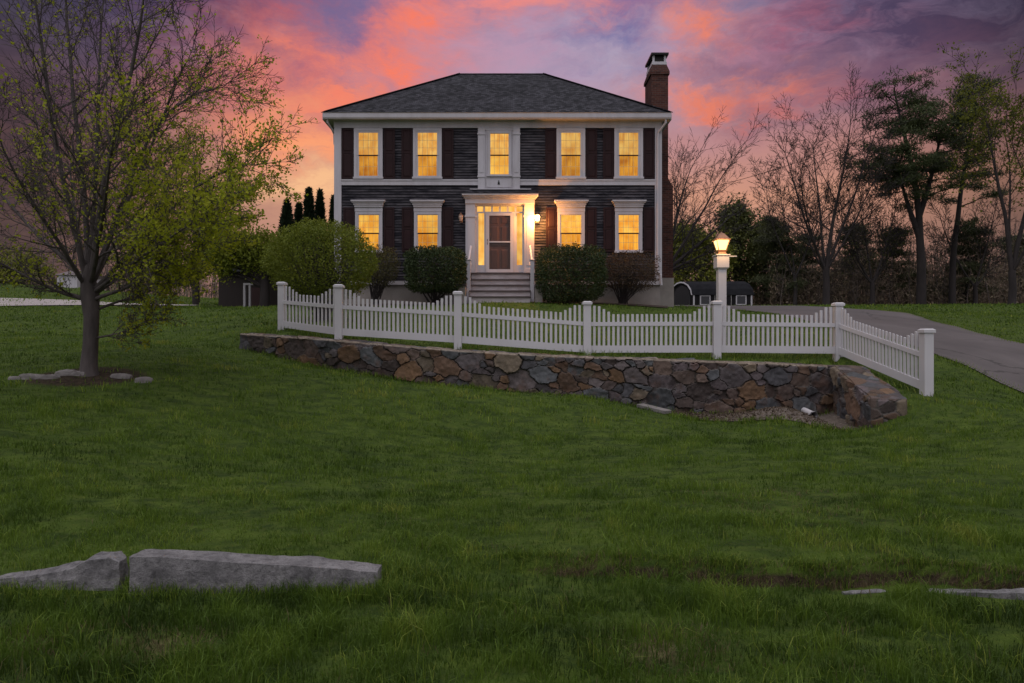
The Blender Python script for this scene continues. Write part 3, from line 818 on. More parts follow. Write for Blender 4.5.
def shutter(x0, x1, z0, z1):
    m = MB(); y = HD-.017; sw = .055; zm = z0+(z1-z0)*.52
    m.box(x0, x1, y-.018, y, z0, z1)
    for a, b_ in ((z0, z0+.07), (zm-.04, zm+.04), (z1-.07, z1)): m.box(x0+sw, x1-sw, y-.034, y-.0185, a, b_)
    for a, b_ in ((x0, x0+sw-.001), (x1-sw+.001, x1)): m.box(a, b_, y-.036, y-.0185, z0, z1)
    for a, b_ in ((z0+.07, zm-.04), (zm+.04, z1-.07)):
        cx = (x0+x1)/2; w = x1-x0-2*sw
        m.hexa([(cx-w/2+.012, y-.0185, a+.012), (cx+w/2-.012, y-.0185, a+.012), (cx+w/2-.012, y-.0185, b_-.012), (cx-w/2+.012, y-.0185, b_-.012),
                (cx-w/2+.045, y-.031, a+.045), (cx+w/2-.045, y-.031, a+.045), (cx+w/2-.045, y-.031, b_-.045), (cx-w/2+.045, y-.031, b_-.045)])
    return m.build('shutter', shutter_m, house)
for a, b_ in ((342.2, 353.4), (384, 395), (401.6, 412.4), (442.4, 453.6), (545.2, 556), (586, 597), (603, 613.6), (643.4, 654.2)):
    shutter(X(a), X(b_), Z(179), Z(128.6)-.006)
for a, b_ in ((343.5, 354.5), (384, 394.5), (402, 413), (442.5, 453.5), (546, 557), (585.5, 596.5), (603.5, 614), (643.5, 654)):
    shutter(X(a), X(b_), Z(252), Z(207.5))
# entry
portico = MB()
portico.box(X(475.6), X(524.2), HD-.10, HD, Z(206), Z(200.5)+.0)      # frieze above the transom
portico.box(X(465.5), X(534.5), HD-.20, HD-.003, Z(204.5)+.003, Z(199.6))
portico.box(X(464.4), X(535.6), HD-.25, HD-.003, Z(199.6)+.001, Z(198.3)); portico.box(X(463.4), X(536.8), HD-.30, HD-.003, Z(198.3)+.001, Z(197)); portico.box(X(462.5), X(538), HD-.36, HD-.003, Z(197)+.001, Z(195.3))
portico = portico.build('portico', white, house)
pr = MB(); z0, z1 = Z(195.3)+.003, Z(190.3)
pr.raw([(X(462.3),HD-.38,z0),(X(538.2),HD-.38,z0),(X(538.2),HD-.003,z0),(X(462.3),HD-.003,z0),(X(471),HD-.06,z1),(X(531),HD-.06,z1),(X(531),HD-.003,z1),(X(471),HD-.003,z1)],
       [(0,1,5,4),(1,2,6,5),(3,0,4,7),(4,5,6,7),(0,3,2,1)]); pr.build('porch_roof', shing, portico, uv=True)
fl = MB(); fl.box(X(470), X(531), HD-.14, HD-.061, z1+.003, z1+.035); fl.build('flashing', white, portico)
for a, b_ in ((465.8, 475.5), (524.3, 534.1)):
    m = MB(); zt_ = Z(204.5); zb_ = 4.19; yy = HD-.16
    m.box(X(a), X(b_), yy, HD-.003, zb_, zt_)
    m.box(X(a)-.03, X(b_)+.03, yy-.03, HD-.003, Z(217.8), Z(216.6)); m.box(X(a)-.015, X(b_)+.015, yy-.016, HD-.003, Z(216.6)+.001, Z(215.6))
    m.box(X(a)-.02, X(b_)+.02, yy-.025, HD-.003, zb_+.001, zb_+.16)
    m.box(X(a+2), X(b_-2), yy-.012, yy-.001, Z(266), Z(221))
    m.build('column', white, portico)
m = MB(); fy = HD-.05       # door surround and mullions
for a, b_ in ((475.6, 478.4), (484.3, 486), (513.8, 516.8), (522.3, 524.2)): m.box(X(a), X(b_), fy, HD-.003, 4.21, Z(212.6))
m.box(X(475.6), X(524.2), fy-.004, HD-.003, Z(213.3), Z(212)); m.box(X(475.6), X(524.2), fy, HD-.003, Z(206.6), Z(206)-.002)
for k in range(7):
    xx = X(476.3+k*(523.4-476.3)/6); m.box(xx-.035, xx+.035, fy+.004, HD-.003, Z(212)+.002, Z(206.6)-.002)
for a, b_ in ((478.4, 484.3), (516.8, 522.3)): m.box(X(a)+.001, X(b_)-.001, fy+.003, HD-.003, 4.21, Z(265.2))
m.build('door_surround', white, portico)
for k in range(6):
    w_ = (523.4-476.3)/6; p = MB(); p.box(X(476.3+k*w_)+.036, X(476.3+(k+1)*w_)-.036, HD-.03, HD-.024, Z(212)+.003, Z(206.6)-.003); p.build('transom_pane', pane_door, portico)
for a, b_ in ((478.4, 484.3), (516.8, 522.3)):
    p = MB(); p.box(X(a)+.002, X(b_)-.002, HD-.03, HD-.024, Z(265.2)+.002, Z(213.3)-.002); p.build('sidelight', pane_door, portico)
dm = MB(); d0, d1, dz0, dz1 = X(488), X(511.5), 4.22, Z(215)
dm.box(d0, d1, HD-.045, HD-.004, dz0, dz1)
for cx in ((d0*.72+d1*.28), (d0*.28+d1*.72)):
    for a, b_ in ((.06, .40), (.45, .80), (.84, .96)):
        z0_, z1_ = dz0+(dz1-dz0)*a, dz0+(dz1-dz0)*b_; w = .15
        dm.hexa([(cx-w, HD-.0455, z0_), (cx+w, HD-.0455, z0_), (cx+w, HD-.0455, z1_), (cx-w, HD-.0455, z1_),
                 (cx-w+.04, HD-.062, z0_+.04), (cx+w-.04, HD-.062, z0_+.04), (cx+w-.04, HD-.062, z1_-.04), (cx-w+.04, HD-.062, z1_-.04)])
door = dm.build('front_door', wood_door, house)
sd = MB(); s0, s1 = X(486.1), X(513.7); zc = Z(242.2)
sd.box(s0, X(489.3), HD-.105, HD-.07, dz0, Z(213.4)); sd.box(X(510.3), s1, HD-.105, HD-.07, dz0, Z(213.4))
sd.box(X(489.3)+.001, X(510.3)-.001, HD-.105, HD-.07, Z(216), Z(213.4)); sd.box(X(489.3)+.001, X(510.3)-.001, HD-.105, HD-.07, dz0, dz0+.12)
sd.box(X(489.3)+.001, X(510.3)-.001, HD-.103, HD-.072, zc-.025, zc+.025)
sd.build('storm_door_frame', white, door)
hd = MB(); hd.tube([(X(487.6), HD-.10, zc+.10), (X(487.6), HD-.15, zc+.06), (X(487.6), HD-.15, zc-.06), (X(487.6), HD-.10, zc-.10)], .012, 6); hd.build('handle', dark_metal, door)
gl, t, out = new_mat('storm_glass')
tr = t.add('ShaderNodeBsdfTransparent'); tr.inputs[0].default_value = (.82, .82, .82, 1); g = t.add('ShaderNodeBsdfGlossy'); g.inputs['Roughness'].default_value = .05
mx = t.add('ShaderNodeMixShader'); mx.inputs[0].default_value = .025; t.l.new(tr.outputs[0], mx.inputs[1]); t.l.new(g.outputs[0], mx.inputs[2]); t.l.new(mx.outputs[0], out.inputs[0])
for a, b_ in ((zc+.026, Z(216)-.001), (dz0+.121, zc-.026)):
    m = MB(); m.box(X(489.3)+.002, X(510.3)-.002, HD-.088, HD-.084, a, b_); m.build('storm_glass', gl, door)
# steps
stp = MB()
rows = [(272.6, 25.55), (278.9, 25.27), (284.6, 24.99), (290.3, 24.71), (296.2, 24.43)]
zs = [Z(a, d) for a, d in rows]; sx0, sx1 = X(471, 25.3), X(529.6, 25.3)
zb_ = Z(304, 24.3)-.25
for i, (a, d) in enumerate(rows):
    zlow = zs[i+1] if i < 4 else zb_
    stp.box(sx0, sx1, d+.03, HD-.31 if i == 0 else rows[i-1][1]+.029, zlow if i < 4 else zb_, zs[i]-.045)
    if i == 0: stp.box(sx0, sx1, HD-.31, HD-.003, zs[1], zs[0]-.05)
front_steps = stp.build('front_steps', step_m, house)
for i, (a, d) in enumerate(rows):
    tm = MB(); tm.box(sx0-.03, sx1+.03, d-.02, (HD-.302 if i == 0 else rows[i-1][1]+.028), zs[i]-.044, zs[i]); tm.build('tread', tread_m, front_steps)
th = MB(); th.box(X(477), X(523), HD-.30, HD-.11, zs[0]-.04, zs[0]+.025); th.build('threshold', tread_m, front_steps)
for s_, px in ((-1, 468.6), (1, 532.2)):
    nx_ = X(px, 24.9); n = MB(); zt_ = Z(259.6, 24.9)
    n.box(nx_-.07, nx_+.07, 24.83, 24.97, zb_+.1, zt_-.03); n.taper(nx_, 24.9, zt_-.03, zt_, .20, .20); n.taper(nx_, 24.9, zt_+.001, zt_+.03, .17, .05)
    nw = n.build('newel_post', white, front_steps)
    r = MB(); xw = X(px+ -s_*.0 + (2.2 if s_ < 0 else -2.2), 25.6)
    r.beam((nx_, 24.95, zt_-.12), (xw, 25.66, Z(246, 25.6)), .06, .07)
    r.beam((nx_, 24.97, zt_-.75), (xw, 25.66, Z(246, 25.6)-.63), .045, .05)
    for f in (.25, .5, .75):
        a = np.array((nx_, 24.97, zt_-.75)); b2 = np.array((xw, 25.66, Z(246, 25.6)-.63)); q = a+(b2-a)*f
        r.box(q[0]-.018, q[0]+.018, q[1]-.018, q[1]+.018, q[2], q[2]+.62)
    r.build('stair_rail', white, front_steps)
    p = MB(); c0, c1 = (457.5, 466.6) if s_ < 0 else (531.6+2.8, 543.5)
    if s_ < 0: p.box(X(459, 24.7), X(466, 24.7), 24.35, 25.0, zb_+.05, Z(286.6, 24.7)-.001)
    else: p.box(X(535, 24.7), X(542, 24.7), 24.35, 25.0, zb_+.05, Z(287.4, 24.7)-.001)
    p = p.build('stone_pedestal', conc, front_steps)
    cp = MB()
    if s_ < 0: cp.box(X(457, 24.7), X(466.6, 24.7), 24.28, 25.05, Z(286.6, 24.7), Z(284.2, 24.7))
    else: cp.box(X(534.4, 24.7), X(543.5, 24.7), 24.28, 25.05, Z(287.4, 24.7), Z(285.2, 24.7))
    cp.build('stone_cap', bluestone, front_steps)
# carriage lamps on the wall
glass_dull = mat_plain('clear_lamp_glass', (.45, .32, .26), None, .2)
glow = mat_emit('lamp_glow', (1.0, .66, .26), 26.0)
def wall_lamp(px, lit):
    x = X(px, HD-.26); z = Z(219.3); y = HD-.26
    b_ = MB(); b_.box(x-.055, x+.055, HD-.04, HD-.018, z-.14, z+.10); b_.tube([(x, HD-.04, z+.02), (x, HD-.12, z+.10), (x, y+.02, z+.21), (x, y, z+.19)], .012, 6)
    b_.lathe(x, y, [(.0, z+.19), (.03, z+.17), (.085, z+.115), (.085, z+.10), (.0, z+.10)], 8); b_.lathe(x, y, [(.0, z-.16), (.03, z-.155), (.055, z-.12), (.055, z-.11), (0, z-.11)], 8)
    for k in range(4):
        a = math.pi/4+k*math.pi/2; b_.tube([(x+.05*math.cos(a), y+.05*math.sin(a), z-.11), (x+.075*math.cos(a), y+.075*math.sin(a), z+.10)], .005, 4)
    l = b_.build('wall_lamp', bronze, house)
    g_ = MB(); g_.lathe(x, y, [(.0, z-.10), (.055, z-.10), (.085, z+.03), (.075, z+.098)], 8); g_.build('lamp_glass', glow if lit else glass_dull, l)
    return x, y, z
wall_lamp(460.8, False)
lx, ly, lz = wall_lamp(537.4, True)
def point(name, loc, power, rad=.06, col=(1.0, .56, .22)):
    d = bpy.data.lights.new(name, 'POINT'); d.energy = power; d.shadow_soft_size = rad; d.color = col
    o = bpy.data.objects.new(name, d); COL.objects.link(o); o.location = loc; return o
point('wall_lamp_light', (lx, ly-.14, lz-.05), 245, .09, (1.0, .40, .09))
# light that comes out of the hall through the transom and reaches the porch ceiling
# chimney on the gable end
cy0, cy1 = 27.7, 29.0
Xc = lambda p: X(p, cy0); Zc = lambda p: Z(p, cy0)
m = MB(); cl, cr, cw_ = wr-.02, Xc(668.2), Xc(673)
m.hexa([(cl,cy0,Zc(278)-.0),(cw_,cy0,Zc(278)),(cw_,cy1,Zc(278)),(cl,cy1,Zc(278)),(cl,cy0,Zc(187)),(cw_,cy0,Zc(187)),(cw_,cy1,Zc(187)),(cl,cy1,Zc(187))])
m.hexa([(cl,cy0,Zc(187)),(cw_,cy0,Zc(187)),(cw_,cy1,Zc(187)),(cl,cy1,Zc(187)),(cl,cy0,Zc(178)),(cr,cy0,Zc(178)),(cr,cy1,Zc(178)),(cl,cy1,Zc(178))])
m.box(cl, cr, cy0, cy1, Zc(178), Zc(73)); m.box(cl-.05, cr+.05, cy0-.05, cy1+.05, Zc(74.5), Zc(71.5))
cx = (cl+cr)/2
m.hexa([(cl-.05,cy0-.05,Zc(71.5)),(cr+.05,cy0-.05,Zc(71.5)),(cr+.05,cy1+.05,Zc(71.5)),(cl-.05,cy1+.05,Zc(71.5)),(cl+.05,cy0+.06,Zc(64)),(cr-.05,cy0+.06,Zc(64)),(cr-.05,cy1-.06,Zc(64)),(cl+.05,cy1-.06,Zc(64))])
chim = m.build('chimney', brick, house, uv=True)
m = MB(); m.box(cl+.04, cr-.04, cy0+.05, cy1-.05, Zc(64)+.002, Zc(61)); 
for a in (cl+.07, cr-.15):
    for b_ in (cy0+.08, cy1-.16): m.box(a, a+.08, b_, b_+.08, Zc(61)+.001, Zc(54.6))
m.build('chimney_crown', white, chim)
m = MB(); m.box(cl-.0, cr+.02, cy0-.02, cy1+.02, Zc(54.6)+.001, Zc(52.6)); m.box(cl+.14, cr-.14, cy0+.14, cy1-.14, Zc(61)+.002, Zc(54.6)); m.build('chimney_cap', dark_metal, chim)
m = MB(); m.box(wr-.01, cw_+.03, cy0-.03, cy1+.05, 2.3, Zc(278)); m.build('chimney_base', conc, house)
# rainwater pipes
m = MB(); x_ = X(658, HD-.12); m.tube([(X(666, 25.62), 25.66, zg0), (X(666, 25.65), 25.68, zg0-.12), (x_+.02, HD-.10, zg0-.42), (x_, HD-.09, zg0-.6), (x_, HD-.09, Z(272)), (X(660), HD-.11, Z(275.5)), (X(660.8), HD-.12, Z(285.5))], .045, 8)
m.build('downspout', white, house)
m = MB(); m.tube([(X(326.5, 25.62), 25.7, zg0), (X(327, 25.65), 25.72, zg0-.10), (X(332.5), HD-.02, zg0-.30), (X(333.4), HD+.12, zg0-.42), (X(333.4), HD+.16, zg0-.8)], .04, 8)
m.build('downspout', white, house)

# ------------------------------------------------------------------ picket fence
fence = empty('picket_fence', (0, 13.8, 1.2), 'white vinyl picket fence with scalloped panels and capped square posts, above the stone wall', 'fence')
POSTS = [(282,282,15.7),(339,284.5,14.05),(458,291.3,13.8),(587,301.3,13.8),(716.5,300.8,13.75),(838,302.6,13.9),(926.5,328.6,11.3)]
PH = 1.13
pw = [np.array(P(*p)) for p in POSTS]
NPK = [14, 25, 25, 25, 23, 24]
rest = MB()     # the pickets past the hundred that show largest
for i, q in enumerate(pw):
    x, y, zt_ = q; m = MB(); w = .15
    if i < len(pw)-1: dv = pw[min(i+1, 6)]-pw[max(i-1, 0)]
    zg_ = h1(x, y)
    m.box(x-w/2, x+w/2, y-w/2, y+w/2, min(zg_-.1, zt_-PH), zt_-.07)
    p_ = m.build('post', vinyl, fence)
    c = MB(); c.box(x-.098, x+.098, y-.098, y+.098, zt_-.068, zt_-.020); c.taper(x, y, zt_-.021, zt_, .196, .13); c.build('post_cap', vinyl, p_)
for i in range(6):
    a, b_ = pw[i].copy(), pw[i+1].copy(); a[2] -= PH; b_[2] -= PH
    d = b_-a; L = np.linalg.norm(d[:2]); u = np.array([d[0]/L, d[1]/L, 0]); sl = d[2]/L; n_ = np.array([-u[1], u[0], 0])
    def pt(s, h, o): return a+u*s+np.array([0, 0, sl*s+h])+n_*o
    r = MB(); e0, e1 = .077, L-.077
    for h0_, h1__ in ((.09, .235), (.63, .71)):
        r.hexa([pt(e0,h0_,-.025), pt(e1,h0_,-.025), pt(e1,h0_,.025), pt(e0,h0_,.025), pt(e0,h1__,-.025), pt(e1,h1__,-.025), pt(e1,h1__,.025), pt(e0,h1__,.025)])
    pan = r.build('fence_panel', vinyl, fence)
    N_ = NPK[i]
    for k in range(N_):
        s = e0+(e1-e0)*(k+.75)/(N_+.5); f = abs((k-(N_-1)/2)/((N_-1)/2))
        e_k = min(k, N_-1-k); top = (1.04, 1.03, .97, .92)[e_k] if e_k < 4 else .868
        w = .0245; pk = rest if i < 2 else MB()
        for z0_, z1_ in ((.236, .629), (.711, None)):
            if z1_: pk.hexa([pt(s-w,z0_,-.011),pt(s+w,z0_,-.011),pt(s+w,z0_,.011),pt(s-w,z0_,.011),pt(s-w,z1_,-.011),pt(s+w,z1_,-.011),pt(s+w,z1_,.011),pt(s-w,z1_,.011)])
            else:
                o = [(s-w,z0_),(s+w,z0_),(s+w,top-.008),(s+w*.75,top),(s-w*.75,top),(s-w,top-.008)]
                V = [pt(p[0],p[1],-.011) for p in o]+[pt(p[0],p[1],.011) for p in o]
                pk.raw(V, [(j,(j+1)%6,6+(j+1)%6,6+j) for j in range(6)], [(0,j,j+1) for j in range(1,5)]+[(6,6+j+1,6+j) for j in range(1,5)])
        if i >= 2: pk.build('picket', vinyl, pan)
tag(rest.build('pickets', vinyl, fence), kind='stuff')

# ------------------------------------------------------------------ post lamp
lx, ly, _ = P(721.3, 0, 14.7); zL = lambda p: Z(p, 14.7)
gz = h1(lx, ly)
lamp = empty('lamp_post', (lx, ly, gz), 'white square lamp post with glowing lantern behind the fence', 'street lamp')
m = MB(); m.box(lx-.085, lx+.085, ly-.085, ly+.085, gz-.1, zL(268)); m.box(lx-.13, lx+.13, ly-.13, ly+.13, zL(268)+.001, zL(256)); m.taper(lx, ly, zL(268)-.04, zL(268)-.001, .18, .25)
m.box(lx-.15, lx+.15, ly-.15, ly+.15, zL(256)+.001, zL(255)); m.box(lx+.13, lx+.33, ly-.02, ly+.02, zL(256.8), zL(255.8)); 
m.build('post', vinyl, lamp)
lm = MB(); lm.taper(lx, ly, zL(255)+.001, zL(252.5), .20, .14); lm.taper(lx, ly, zL(252.5), zL(250.4), .14, .22)
lm.taper(lx, ly, zL(240.6), zL(239.6), .31, .31); lm.taper(lx, ly, zL(239.7), zL(233.5), .285, .09); lm.taper(lx, ly, zL(233.7), zL(231.8), .05, .02)
for sx in (-1, 1):
    for sy in (-1, 1): lm.beam((lx+sx*.08, ly+sy*.08, zL(250.4)), (lx+sx*.134, ly+sy*.134, zL(240.6)), .016, .016, (0, 1, 0))
lant = lm.build('lantern', bronze, lamp)
g_ = MB(); z0_, z1_ = zL(250.3), zL(240.8)
g_.taper(lx, ly, z0_, z1_, .15, .255); 
glow2 = mat_emit('lantern_glow', (1.0, .66, .25), 2.6)
g_.build('lamp_glass', glow2, lant)
point('lantern_light', (lx, ly-.30, (z0_+z1_)/2), 15, .1)
point('lantern_light', (lx, ly+.30, (z0_+z1_)/2), 15, .1)

# ------------------------------------------------------------------ black shed with arched roof, beyond the drive
SD = 56.0
black = mat_plain('black_siding', (.008, .0075, .009), (.014, .012, .014), .7, 3, (8, 8, .5), spec=.15)
shed_roof = mat_plain('dark_shingle', (.012, .012, .015), (.020, .020, .024), .9, 3, bump=.4, spec=.15)
sx_, sy_, _ = P(693, 306, SD)
sgz = Z(306.5, SD)-.05
shed = empty('garden_shed', (sx_, sy_, sgz), 'small black shed with curved barn roof and white framed windows beyond the lamp post', 'shed')
def sh(u, v, z):  # u along the long side, v across the gable
    ca, sa = math.cos(R(-3)), math.sin(R(-3))
    return (sx_+u*ca-v*sa*0 - v*.50, sy_+u*sa + v*.87, sgz+z)
LU, LV, WH = 4.75, 2.5, 1.05
prof = [(0, WH), (.10, 1.45), (.42, 1.85), (.85, 2.08), (1.25, 2.14), (1.65, 2.08), (2.08, 1.85), (2.40, 1.45), (2.5, WH)]
m = MB()
o = [(0, -.3), (LV, -.3)] + [(v, z) for v, z in prof[::-1]]
n = len(o); V = [sh(0, v, z) for v, z in o]+[sh(LU, v, z) for v, z in o]
m.raw(V, [(i, (i+1) % n, n+(i+1) % n, n+i) for i in range(n)], [(0, i, i+1) for i in range(1, n-1)]+[(n, n+i+1, n+i) for i in range(1, n-1)])
m.build('wall', black, shed)
m = MB(); pr2 = [(v*1.04-.05, z+.05+(.0)) for v, z in prof]; pr2[0] = (-.12, WH-.03); pr2[-1] = (2.62, WH-.03)
k = len(pr2); V = []
for u in (-.10, LU+.12):
    V += [sh(u, v, z) for v, z in pr2]+[sh(u, v, z-.045) for v, z in pr2]
Q = []
for i in range(k-1): Q += [(i, i+1, 2*k+i+1, 2*k+i), (k+i, 3*k+i, 3*k+i+1, k+i+1), (i, k+i, k+i+1, i+1), (2*k+i, 2*k+i+1, 3*k+i+1, 3*k+i)]
Q += [(0, 2*k, 3*k, k), (k-1, 2*k-1, 4*k-1, 3*k-1)]
m.raw(V, Q); m.build('roof', shed_roof, shed)
def rim(pts, u, w, name, mt):
    mm_ = MB()
    for (v0, z0_), (v1, z1_) in zip(pts[:-1], pts[1:]): mm_.beam(sh(u, v0, z0_), sh(u, v1, z1_), .05, w, (0, 0.3, 1) if abs(v1-v0) > .02 else (1, 0, 0))
    mm_.build(name, mt, shed)
rim([(-.06, WH), *[(v*1.02-.02, z-.02) for v, z in prof], (2.56, WH)], -.13, .11, 'barge_board', white)
def sidebox(u0, u1, z0_, z1_, t0, t1): return [sh(u0, -t1, z0_), sh(u1, -t1, z0_), sh(u1, -t0, z0_), sh(u0, -t0, z0_), sh(u0, -t1, z1_), sh(u1, -t1, z1_), sh(u1, -t0, z1_), sh(u0, -t0, z1_)]
gl_dark = mat_plain('dark_glass', (.03, .03, .035), None, .15)
for uu in (.55, 3.45):
    m = MB()
    for a in ((uu, uu+.06, .18, .95), (uu+.76, uu+.82, .18, .95), (uu+.061, uu+.759, .18, .24), (uu+.061, uu+.759, .89, .95)): m.hexa(sidebox(*a, .003, .06))
    w = m.build('window', white, shed); p = MB(); p.hexa(sidebox(uu+.062, uu+.758, .242, .888, .004, .02)); p.build('pane', gl_dark, w)
m = MB(); m.hexa(sidebox(1.75, 3.05, .02, .98, .003, .03)); dr = m.build('double_door', black, shed)
m = MB()
for a in ((1.72, 1.76, .02, .99), (3.04, 3.08, .02, .99), (1.761, 3.039, .955, .99), (2.385, 2.415, .02, .954)): m.hexa(sidebox(*a, .031, .05))
m.build('door_trim', mat_plain('grey_trim', (.30, .28, .28)), dr)
m = MB(); m.hexa(sidebox(0, .10, 0, WH-.04, .003, .05)); m.build('corner_board', white, shed)
m = MB(); m.hexa(sidebox(LU-.10, LU, 0, WH-.04, .003, .05)); m.build('corner_board', white, shed)
m = MB(); 
ge = [(.35, 0), (2.15, 0), (2.15, 1.2), (1.9, 1.62), (1.25, 1.85), (.6, 1.62), (.35, 1.2)]
n = len(ge); V = [sh(-.03, v, z) for v, z in ge]+[sh(-.003, v, z) for v, z in ge]
m.raw(V, [(i, n+i, n+(i+1) % n, (i+1) % n) for i in range(n)], [(0, i+1, i) for i in range(1, n-1)]); gd_ = m.build('arched_door', gl_dark, shed)

# ------------------------------------------------------------------ outbuildings on the left
LD = 33.0
gzl = h1(X(250, LD), LD)
dk = empty('dark_shed', (X(250, LD), LD, gzl), 'dark brown shed with white posts under the trees left of the house', 'shed')
brown = mat_plain('brown_board', (.014, .009, .008), (.022, .013, .012), .8, 2, (6, 6, .4))
m = MB(); m.box(X(214, LD), X(284, LD), LD+.5, LD+3.5, gzl-.3, Z(270, LD)); m.build('wall', brown, dk)
m = MB(); m.raw([(X(212,LD),LD+.2,Z(271,LD)),(X(287,LD),LD+.2,Z(271,LD)),(X(287,LD),LD+3.8,Z(271,LD)),(X(212,LD),LD+3.8,Z(271,LD)),(X(212,LD),LD+2,Z(252,LD)),(X(287,LD),LD+2,Z(252,LD))],
               [(0,1,5,4),(2,3,4,5),(0,3,2,1)], [(0,4,3),(1,2,5)]); m.build('roof', shed_roof, dk)
m = MB()
for a, b_ in ((243.5, 245.6), (249, 250.8)): m.box(X(a, LD), X(b_, LD), LD-.05, LD+.05, gzl-.1, Z(285, LD))
m.box(X(243.5, LD), X(262, LD), LD-.05, LD+.05, Z(285, LD)+.001, Z(283.2, LD)); m.box(X(260.5, LD), X(261.8, LD), LD-.05, LD+.05, gzl-.1, Z(285, LD)); m.build('porch_frame', white, dk)
m = MB(); m.box(X(247, LD), X(259, LD), LD+.44, LD+.497, gzl, Z(287, LD)); m.build('door', mat_plain('maroon_door', (.05, .018, .02)), dk)
ND = 58.0; gzn = h1(X(66, ND), ND)
wh = empty('white_outbuilding', (X(66, ND), ND, gzn), 'small white outbuilding on the rise beyond the pale road, behind the maple trunk', 'outbuilding')
m = MB(); m.box(X(57, ND), X(77, ND), ND, ND+4, gzn-1, Z(275, ND)); m.build('wall', white, wh)
m = MB(); m.raw([(X(56,ND),ND-.2,Z(275,ND)),(X(78,ND),ND-.2,Z(275,ND)),(X(78,ND),ND+4.2,Z(275,ND)),(X(56,ND),ND+4.2,Z(275,ND)),(X(56,ND),ND+2,Z(268,ND)),(X(78,ND),ND+2,Z(268,ND))],
               [(0,1,5,4),(2,3,4,5),(0,3,2,1)], [(0,4,3),(1,2,5)]); m.build('roof', mat_plain('grey_roof', (.16, .13, .13)), wh)

# ------------------------------------------------------------------ stones, pipe, slab
granite, t, out = new_mat('granite')
pos = t.add('ShaderNodeNewGeometry').outputs['Position']
n1 = t.noise(pos, 5, 6, .7); n2 = t.noise(pos, 110, 4, .8); n3 = t.noise(pos, 17, 5, .7)
c = t.mix(t.map(n1, .35, .65), (.15, .143, .146), (.30, .285, .288)); c = t.mix(t.math('MULTIPLY', t.map(n2, .45, .65), .55), c, (.055, .05, .055)); c = t.mix(t.math('MULTIPLY', t.map(n3, .48, .66), .65), c, (.05, .046, .05))
b = t.add('ShaderNodeBsdfPrincipled'); t.put(b.inputs['Base Color'], c); b.inputs['Roughness'].default_value = .85
bn = t.add('ShaderNodeBump'); bn.inputs['Strength'].default_value = .9; bn.inputs['Distance'].default_value = .02
t.put(bn.inputs['Height'], t.math('ADD', n3, t.math('MULTIPLY', n2, .35))); t.l.new(bn.outputs[0], b.inputs['Normal']); t.l.new(b.outputs[0], out.inputs[0])
def rough_block(name, secs, mat, seed, rough=.02, ring=(10, 7), round_=.25, sub=2, **tags):
    """split stone: loft of sections (x, y_front, y_back, z_bottom, z_top) with chipped faces"""
    secs = np.array(secs, float); ns = 46 if len(secs) > 2 else 14
    tt = np.linspace(0, 1, len(secs)); q = np.linspace(0, 1, ns)
    S = np.stack([np.interp(q, tt, secs[:, k]) for k in range(5)], 1)
    ny_, nz_ = ring; per = []
    for k in range(nz_): per.append((0, k/nz_))
    for k in range(ny_): per.append((k/ny_, 1))
    for k in range(nz_): per.append((1, 1-k/nz_))
    for k in range(ny_): per.append((1-k/ny_, 0))
    per = np.array(per); npz = len(per)
    # round the corners slightly
    pc_ = per-.5; r = np.abs(pc_).max(1); sq = pc_/np.maximum(np.linalg.norm(pc_, axis=1, keepdims=True), 1e-6)*.62
    per2 = .5 + pc_*(1-round_) + sq*round_*np.minimum(1, .5/.5)
    per2 = np.clip(per2, .0, 1.0)
    V = []
    for s in S:
        V.append(np.c_[np.full(npz, s[0]), s[1]+per2[:, 0]*(s[2]-s[1]), s[3]+per2[:, 1]*(s[4]-s[3])])
    V = np.array(V)
    r0_ = (vnoise(V[..., 0]*1.0+V[..., 1], V[..., 2]+V[..., 1]*.7, .16, seed)-.5)*2.0*rough + (vnoise(V[..., 0]+seed, V[..., 2]*1.3+V[..., 1], .05, seed+1)-.5)*1.1*rough
    nrm = per2-.5; nrm = nrm/np.maximum(np.linalg.norm(nrm, axis=1, keepdims=True), 1e-6)
    V[..., 1] += r0_*nrm[None, :, 0]; V[..., 2] += r0_*nrm[None, :, 1]
    V[..., 0] += (vnoise(V[..., 2], V[..., 1], .09, seed+3)-.5)*rough*1.6
    m = MB(); i = np.arange(ns-1)[:, None]*npz; j = np.arange(npz)[None]; j2 = (j+1) % npz
    m.raw(V.reshape(-1, 3), np.stack([i+j, i+npz+j, i+npz+j2, i+j2], -1).reshape(-1, 4))
    for e, fl in ((0, 0), (ns-1, 1)):
        c = V[e].mean(0); idx = m.n; ring_ = V[e]; inner = c+(ring_-c)*.5
        inner[:, 0] += (-1 if e == 0 else 1)*.004
        VV = np.concatenate([ring_, inner, c[None]]); jj_ = np.arange(npz); jn = (jj_+1) % npz
        Q = np.stack([jj_, jn, npz+jn, npz+jj_], -1) if not fl else np.stack([jj_, npz+jj_, npz+jn, jn], -1)
        T = np.stack([npz+jj_, npz+jn, np.full(npz, 2*npz)], -1)
        m.raw(VV, Q, T)
    o = m.build(name, mat, None, smooth=False)
    return tag(o, **tags)
sd_ = 4.3
def sp_(px, py, d=sd_): return P(px, py, d)
secs = []
for px, yt, db in ((131, 551, .17), (160, 552.5, .18), (220, 556.5, .18), (300, 561, .18), (345, 565, .17), (377, 568.5, .15)):
    x, _, z = P(px, yt+ (7 if px < 300 else 6), 4.30); secs.append((x, 4.30+.02*math.sin(px), 4.30+db, -.12, z+.012))
rough_block('granite_curb', secs, granite, 51, .008, (8, 14), .03, label='long split granite curb block set upright in the front grass', cat='curb stone')
secs = []
